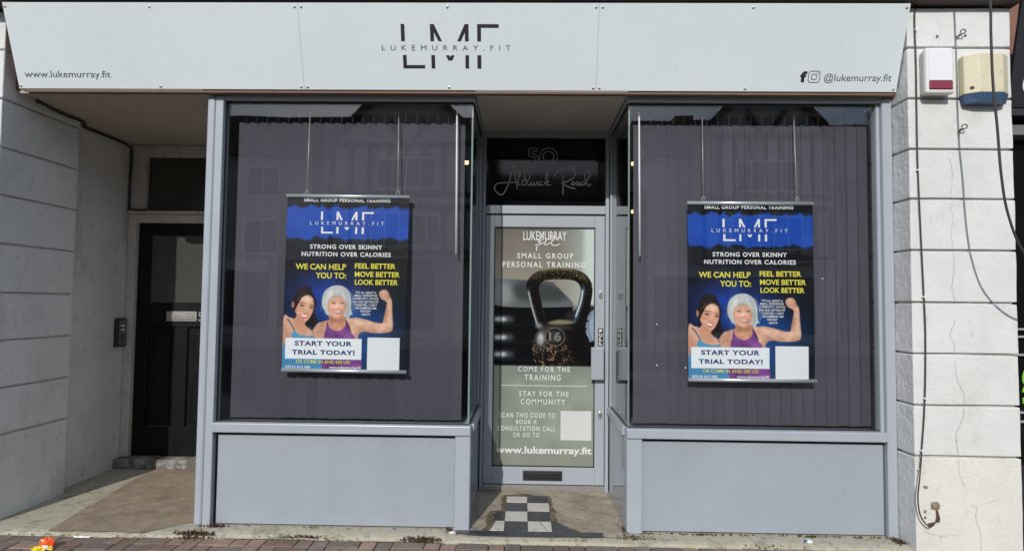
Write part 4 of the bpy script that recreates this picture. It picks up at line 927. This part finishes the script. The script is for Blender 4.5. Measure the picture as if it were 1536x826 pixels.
tag(tube('loose_cable', catmull([(2.70, .06, 4.9), (2.66, -.30, 4.3), (2.648, -.55, 3.75), (2.652, -.59, 3.287), (2.653, -.59, 3.015), (2.658, -.59, 2.744), (2.675, -.59, 2.515), (2.69, -.59, 2.247), (2.722, -.59, 2.020), (2.805, -.59, 1.803), (3.02, -.55, 1.62), (3.40, -.42, 1.52), (3.9, -.1, 1.6), (4.2, .09, 1.75)], 8), .0068, cablem), 'dark loose cable hanging free in front of the aged cream alarm box', 'cable')
for x, z, lb in ((2.756, 3.226, 'rusty iron eye hook between the two drill holes at the top of the white pier'), (2.752, 2.619, 'rusty iron eye hook with a rust streak below the cream alarm box')):
    h = thing('eye_hook', lb, 'hook', (x, YW, z), 'eye hooks on the white pier')
    tube('stem', [(x - .012, YW + .004, z - .022), (x - .008, YW - .015, z - .016), (x, YW - .025, z - .008)], .0045, rustm, h)
    tube('eye', [(x + .006 + .011 * math.cos(k), YW - .026 - .008 * math.cos(k), z + .004 + .014 * math.sin(k)) for k in np.linspace(R(-140), R(200), 22)], .0034, rustm, h)

# ================================================================ the shop next door, at the edge
nb = thing('neighbour_shopfront', 'charcoal shopfront with green decal beyond the white pier', 'shopfront', (4.1, .1, 0))
Q = Plane((0, -.10, 2.79), (1, 0, 0), Vector((0, -.13, .62)).normalized())
q = [Q(3.13, 0), Q(5.2, 0), Q(5.2, .66), Q(3.13, .66)]; mesh_obj('fascia', q + [tuple(Vector(p) - Q.N * .02) for p in q], [(0, 1, 2, 3), (7, 6, 5, 4), (0, 4, 5, 1), (1, 5, 6, 2), (2, 6, 7, 3), (3, 7, 4, 0)], neighdark, nb)
lettering('0', Q, 3.205, 3.275, .09, .20, white_ink, nb, .01, 1, .001)
box('soffit', 3.09, 5.2, -.09, .4, 2.74, 2.785, neighdark, nb, 0); box('blind_box', 3.10, 5.2, -.02, .3, 2.63, 2.70, greyplas, nb, .003)
box('glass', 3.09, 5.2, .10, .115, .45, 2.63, mat('neighbour_glass', (.006, .006, .007), .08, .05), nb, 0); box('riser', 3.09, 5.2, .05, .12, 0, .45, neighdark, nb, .003)
for z in (1.35, 1.30, 1.18, .80, .74): box('rail', 3.10, 5.2, .07, .095, z - .008, z + .006, alu, nb, .002)
box('upper_wall', 3.083, 5.9, .125, .5, 2.64, 5.2, brickfar, nb, 0)
NP = Plane((0, .099, 0), (1, 0, 0), (0, 0, 1))
flat('decal', ribbon_polys([(3.41, 1.10), (3.36, 1.07), (3.35, 1.00), (3.40, .96), (3.45, 1.0), (3.45, 1.12)], .022) + ribbon_polys([(3.34, .93), (3.36, .97), (3.41, .95)], .016), NP, greenink, nb, .001)
lettering('n', NP, 3.335, 3.37, .855, .895, greenink, nb, .02, 1, .001)
ln = thing('neighbour_shopfront', 'cream shopfront with wide window beyond the grooved pier of the alcove', 'shopfront', (-6.4, .1, -.1))
box('riser', -8.4, -4.352, .0, .12, -.12, .62, cream, ln, .004); box('sill', -8.4, -4.352, -.04, .12, .621, .68, cream, ln, .004)
for x in (-4.42, -6.30, -8.33): box('post', x - .06, x + .06, -.02, .12, .681, 2.80, cream, ln, .004)
for x0, x1 in ((-8.269, -6.361), (-6.239, -4.481)): box('pane', x0, x1, .04, .05, .681, 2.80, MATS['neighbour_glass'], ln, 0)
box('fascia', -8.4, -4.352, -.12, .12, 2.801, 3.40, neighdark, ln, .004); box('upper_wall', -8.4, -4.352, .06, .5, 3.4005, 5.2, brickfar, ln, 0)
tag(box('far_side_pier', 5.2, 5.9, -.19, .3, -.12, 3.44, whitepaint, None, .01), 'plain white pier on the far side of the charcoal shopfront', 'pier')

# ================================================================ litter, dirt and moss
def crumple(name, cx_, cy_, cz, sx, sy, sz, m, seed, parent=None, amp=.35):
    bm = bmesh.new(); bmesh.ops.create_icosphere(bm, subdivisions=3, radius=1)
    for q in bm.verts:
        n = noise.noise(q.co * 2.1 + Vector((seed, 0, 0))) * amp * 1.6 + abs(noise.noise(q.co * 5 + Vector((0, seed, 0)))) * amp
        q.co = Vector((cx_ + q.co.x * sx * (1 + n), cy_ + q.co.y * sy * (1 + n * .8), max(cz + q.co.z * sz * (1 + n), PZ + .003)))
    v, f = bm_out(bm); return mesh_obj(name, v, f, m, parent)
wr = thing('snack_wrapper', 'crumpled orange and yellow snack wrapper lying on the brick pavement', 'wrapper', (-2.86, -.34, PZ + .002))
crumple('foil', -2.872, -.355, PZ + .026, .041, .020, .030, orange, 3.3, wr, .4)
crumple('foil', -2.880, -.402, PZ + .012, .036, .020, .012, yellow, 8.1, wr, .45); crumple('foil', -2.850, -.392, PZ + .014, .022, .010, .012, whitebox, 5.1, wr, .4); crumple('foil', -2.825, -.385, PZ + .008, .016, .012, .010, yellow, 2.1, wr, .5)
sc_ = crumple('paper_scrap', 1.81, -.105, .006, .030, .022, .007, wandm, 11, None, .3); tag(sc_, 'small white and blue crumpled scrap on the concrete below the window by the white pier', 'litter')
b_ = crumple('printed_edge', 1.795, -.112, .008, .018, .012, .0068, blueplas, 13, sc_, .3)
for i, (x, y, z, lb) in enumerate(((-.445, -.07, .006, 'tiny white pebble of litter on the concrete left of the doorway tiles'), (-2.77, -.196, PZ + .006, 'flattened pale paper shred at the edge of the alcove floor'))):
    tag(crumple('paper_scrap', x, y, z, .014 + .03 * i, .008, .005, wandm, 20 + i, None, .5), lb, 'litter')
parts = []
def dirt(x, y, z, n, sx, sy, size):
    for _ in range(n):
        s = size * random.uniform(.4, 1.3); px = random.gauss(x, sx); py = random.gauss(y, sy)
        zz = z
        if py < -.162: zz = PZ
        a = random.uniform(0, 6.28); h = s * random.uniform(.2, .9); P = []
        for k in range(5): t = a + k * 2 * math.pi / 5; rr_ = s * random.uniform(.5, 1); P.append((px + rr_ * math.cos(t), py + rr_ * .6 * math.sin(t), zz - .002))
        P.append((px + random.uniform(-.3, .3) * s, py, zz + h)); parts.append((P, [(k, (k + 1) % 5, 5) for k in range(5)]))
for x in np.arange(-2.0, -.45, .045): dirt(x, -.014, .001, random.choice([0, 1, 2, 4]), .02, .006, .010)
for x in np.arange(.8, 2.38, .04): dirt(x, -.016, .001, random.choice([0, 2, 4, 7]), .018, .008, .012)
dirt(-2.02, -.03, .001, 50, .035, .008, .014); dirt(-2.08, -.155, -.004, 150, .055, .018, .014); dirt(-1.6, -.17, -.02, 10, .06, .01, .008); dirt(-.62, -.15, -.012, 110, .06, .014, .012); dirt(-1.42, -.15, -.012, 40, .10, .012, .010); dirt(-1.15, -.165, -.02, 24, .07, .012, .008); dirt(.72, -.10, .001, 30, .05, .012, .009); dirt(.66, .05, .003, 14, .012, .03, .010)
dirt(2.40, -.06, .001, 40, .02, .03, .011); dirt(1.5, -.19, -.02, 30, .25, .01, .007); dirt(-2.9, -.185, -.03, 40, .4, .008, .006); dirt(-.33, .10, .004, 10, .008, .04, .007); dirt(.40, -.13, 0, 16, .12, .01, .006)
for x in np.arange(-3.7, 3.0, .03): dirt(x, -.186, PZ, random.choice([0, 1, 2]), .02, .006, .006)
def tuft(x, y, z, n, sx, sy, hh):
    for _ in range(n):
        px, py = random.gauss(x, sx), random.gauss(y, sy); zz = z if py > -.16 else PZ
        a = random.uniform(0, 6.28); h = hh * random.uniform(.3, 1); l = random.uniform(.3, 1.3) * h; wd = random.uniform(.002, .005); dx, dy = math.cos(a), math.sin(a)
        parts.append(([(px - dy * wd, py + dx * wd, zz - .003), (px + dy * wd, py - dx * wd, zz - .003), (px + dx * l * .6 + dy * wd, py + dy * l * .6 - dx * wd, zz + h * .7), (px + dx * l * .6 - dy * wd, py + dy * l * .6 + dx * wd, zz + h * .7), (px + dx * l, py + dy * l, zz + h)], [(0, 1, 2, 3), (3, 2, 4)]))
for a_ in ((-2.08, -.150, -.006, 170, .055, .014, .026), (-2.00, -.035, .001, 60, .03, .007, .026), (-.62, -.150, -.010, 110, .055, .012, .018), (-1.38, -.145, -.010, 60, .07, .010, .014), (.70, -.085, .001, 60, .05, .012, .016), (2.40, -.07, .001, 60, .02, .03, .020), (.675, .02, .004, 30, .008, .03, .022), (1.85, -.02, .001, 40, .05, .006, .014), (1.2, -.02, .001, 40, .06, .006, .014), (1.55, -.155, -.012, 40, .08, .010, .012), (-.47, -.03, .001, 30, .012, .01, .022), (-3.0, -.158, -.018, 40, .25, .006, .010)): tuft(*a_)
V, F = join(parts); tag(mesh_obj('moss_and_dirt', V, F, moss), 'brown moss and grit gathered along the foot of the shopfront', 'moss', kind='stuff')

# lit lamps on the ceiling of the room behind
for i, (x, y, z, sx) in enumerate(((-.628, 2.2, 2.90, .04), (1.149, 2.2, 2.90, .04), (1.15, 2.2, 2.40, .04))):
    lm = thing('room_lamp', ('lit lamp inside seen past the blind by the black door alcove', 'upper lit lamp inside seen past the blind by the white pier', 'lower lit lamp inside seen past the blind by the white pier')[i], 'lamp', (x, y, z), 'lit lamps in the room')
    box('glowing_cover', x - sx, x + sx, y - .02, y + .02, z + .025, z + .055, lampm, lm, .004)
    box('housing', x - sx - .01, x + sx + .01, y - .03, y + .03, z + .056, z + .08, whitebox, lm, .003); tube('rod', [(x, y, z + .08), (x, y, 3.12)], .006, wandm, lm)

# ================================================================ the street opposite (what the glass mirrors)
def window(t, x, z, w_, h_, Y):
    fr = box('window', x - w_ / 2, x + w_ / 2, Y - .06, Y + .05, z, z + h_, farwhite, t, 0)
    n = max(1, int(round(w_ / .6)))
    for k in range(n):
        a = x - w_ / 2 + .07 + k * (w_ - .07) / n; box('pane', a, a + (w_ - .07) / n - .07, Y + .051, Y + .06, z + .08, z + h_ - .08, farwin, fr, 0)
def house(label, xa, xb, ridge, eave, gx, gw, apex, Y=-22.0):
    t = thing('half_timbered_house', label, 'house', ((xa + xb) / 2, Y - 4, -.2), 'houses across the road')
    box('wall', xa, xb, Y - 8, Y, -.19, eave, render_w, t, 0)
    prism('roof', [(Y + .4, eave - .1), (Y - 3.2, ridge), (Y - 4.8, ridge), (Y - 8.4, eave - .1)], 'x', xa - .2, xb + .2, tilem, t)
    ge = apex - gw / 2                                   # 45 degree gable
    prism('gable_wall', [(gx - gw / 2 + .35, 3.3), (gx + gw / 2 - .35, 3.3), (gx + gw / 2 - .35, ge + .15), (gx, apex - .35), (gx - gw / 2 + .35, ge + .15)], 'y', Y + .01, Y + 1.0, render_w, t)
    prism('gable_roof', [(gx - gw / 2, ge), (gx, apex), (gx + gw / 2, ge), (gx + gw / 2 - .25, ge - .12), (gx, apex - .34), (gx - gw / 2 + .25, ge - .12)], 'y', Y - 4, Y + 1.3, tilem, t)
    Yf = Y + 1.0
    hw = gw / 2 - .4
    for z in (3.4, 5.4, 5.9, ge + .1): box('timber', gx - hw, gx + hw, Yf + .001, Yf + .06, z, z + .22, beam, t, 0)
    for k in range(9):
        x = gx - hw + .1 + k * (2 * hw - .2) / 8; top = min(ge + .1 + (hw - abs(x - gx)), apex - .6)
        box('timber', x - .09, x + .09, Yf + .001, Yf + .05, 3.63, 5.395, beam, t, 0)
        if top - 6.2 > .5: box('timber', x - .09, x + .09, Yf + .001, Yf + .05, 6.13, min(ge + .09, top), beam, t, 0)
    for s in (-1, 1): prism('timber', [(gx + s * .1, ge + .34), (gx + s * .35, ge + .34), (gx + s * .9, ge + 1.1), (gx + s * .7, ge + 1.3)], 'y', Yf + .001, Yf + .05, beam, t)
    window(t, gx, 6.2, 2.6, 1.35, Yf + .02); window(t, gx, 3.75, 3.0, 1.45, Yf + .02)
    for x in np.arange(xa + 1.5, xb - .8, 2.6):
        if abs(x - gx) > gw / 2 + .7: window(t, x, 6.0, 1.5, 1.4, Y); window(t, x, 3.5, 1.5, 1.5, Y)
    for x in np.arange(xa + .3, xb - 2.5, 3.6):
        s_ = box('shop_window', x, x + 3.2, Y - .05, Y + .06, .3, 2.7, farwin, t, 0); box('shop_sign', x, x + 3.2, Y + .061, Y + .16, 2.75, 3.25, farwhite if random.random() < .5 else brickfar, t, 0)
    box('chimney', xa + 2.0, xa + 2.9, Y - 4.6, Y - 3.5, ridge - 1, ridge + .35, brickfar, t, 0)
house('half-timbered house across the road facing the alcove side', -18.2, -1.6, 10.6, 7.9, -4.97, 7.4, 11.6)
house('half-timbered house across the road facing the pier side', 5.4, 13.6, 10.5, 8.0, 10.08, 6.2, 11.5)
t = thing('brick_house', 'plain brick house across the road between the half-timbered houses', 'house', (1.9, -26, -.2), 'houses across the road')
box('wall', -1.3, 5.1, -30, -22.1, -.19, 6.4, brickfar, t, 0); prism('roof', [(-21.7, 6.3), (-26, 8.3), (-30.4, 6.3)], 'x', -1.35, 5.15, tilem, t)
for x in (.2, 2.0, 3.8): window(t, x, 3.6, 1.3, 1.6, -22.1)
t = thing('brick_house', 'long tiled brick house across the road beyond the pier side', 'house', (19, -26, -.2), 'houses across the road')
box('wall', 14.0, 26, -30, -22.3, -.19, 6.8, brickfar, t, 0); prism('roof', [(-21.9, 6.9), (-26.2, 10.6), (-30.6, 6.9)], 'x', 13.9, 26.2, tilem, t)
for x in (16, 19, 22): window(t, x, 3.6, 1.5, 1.6, -22.3)
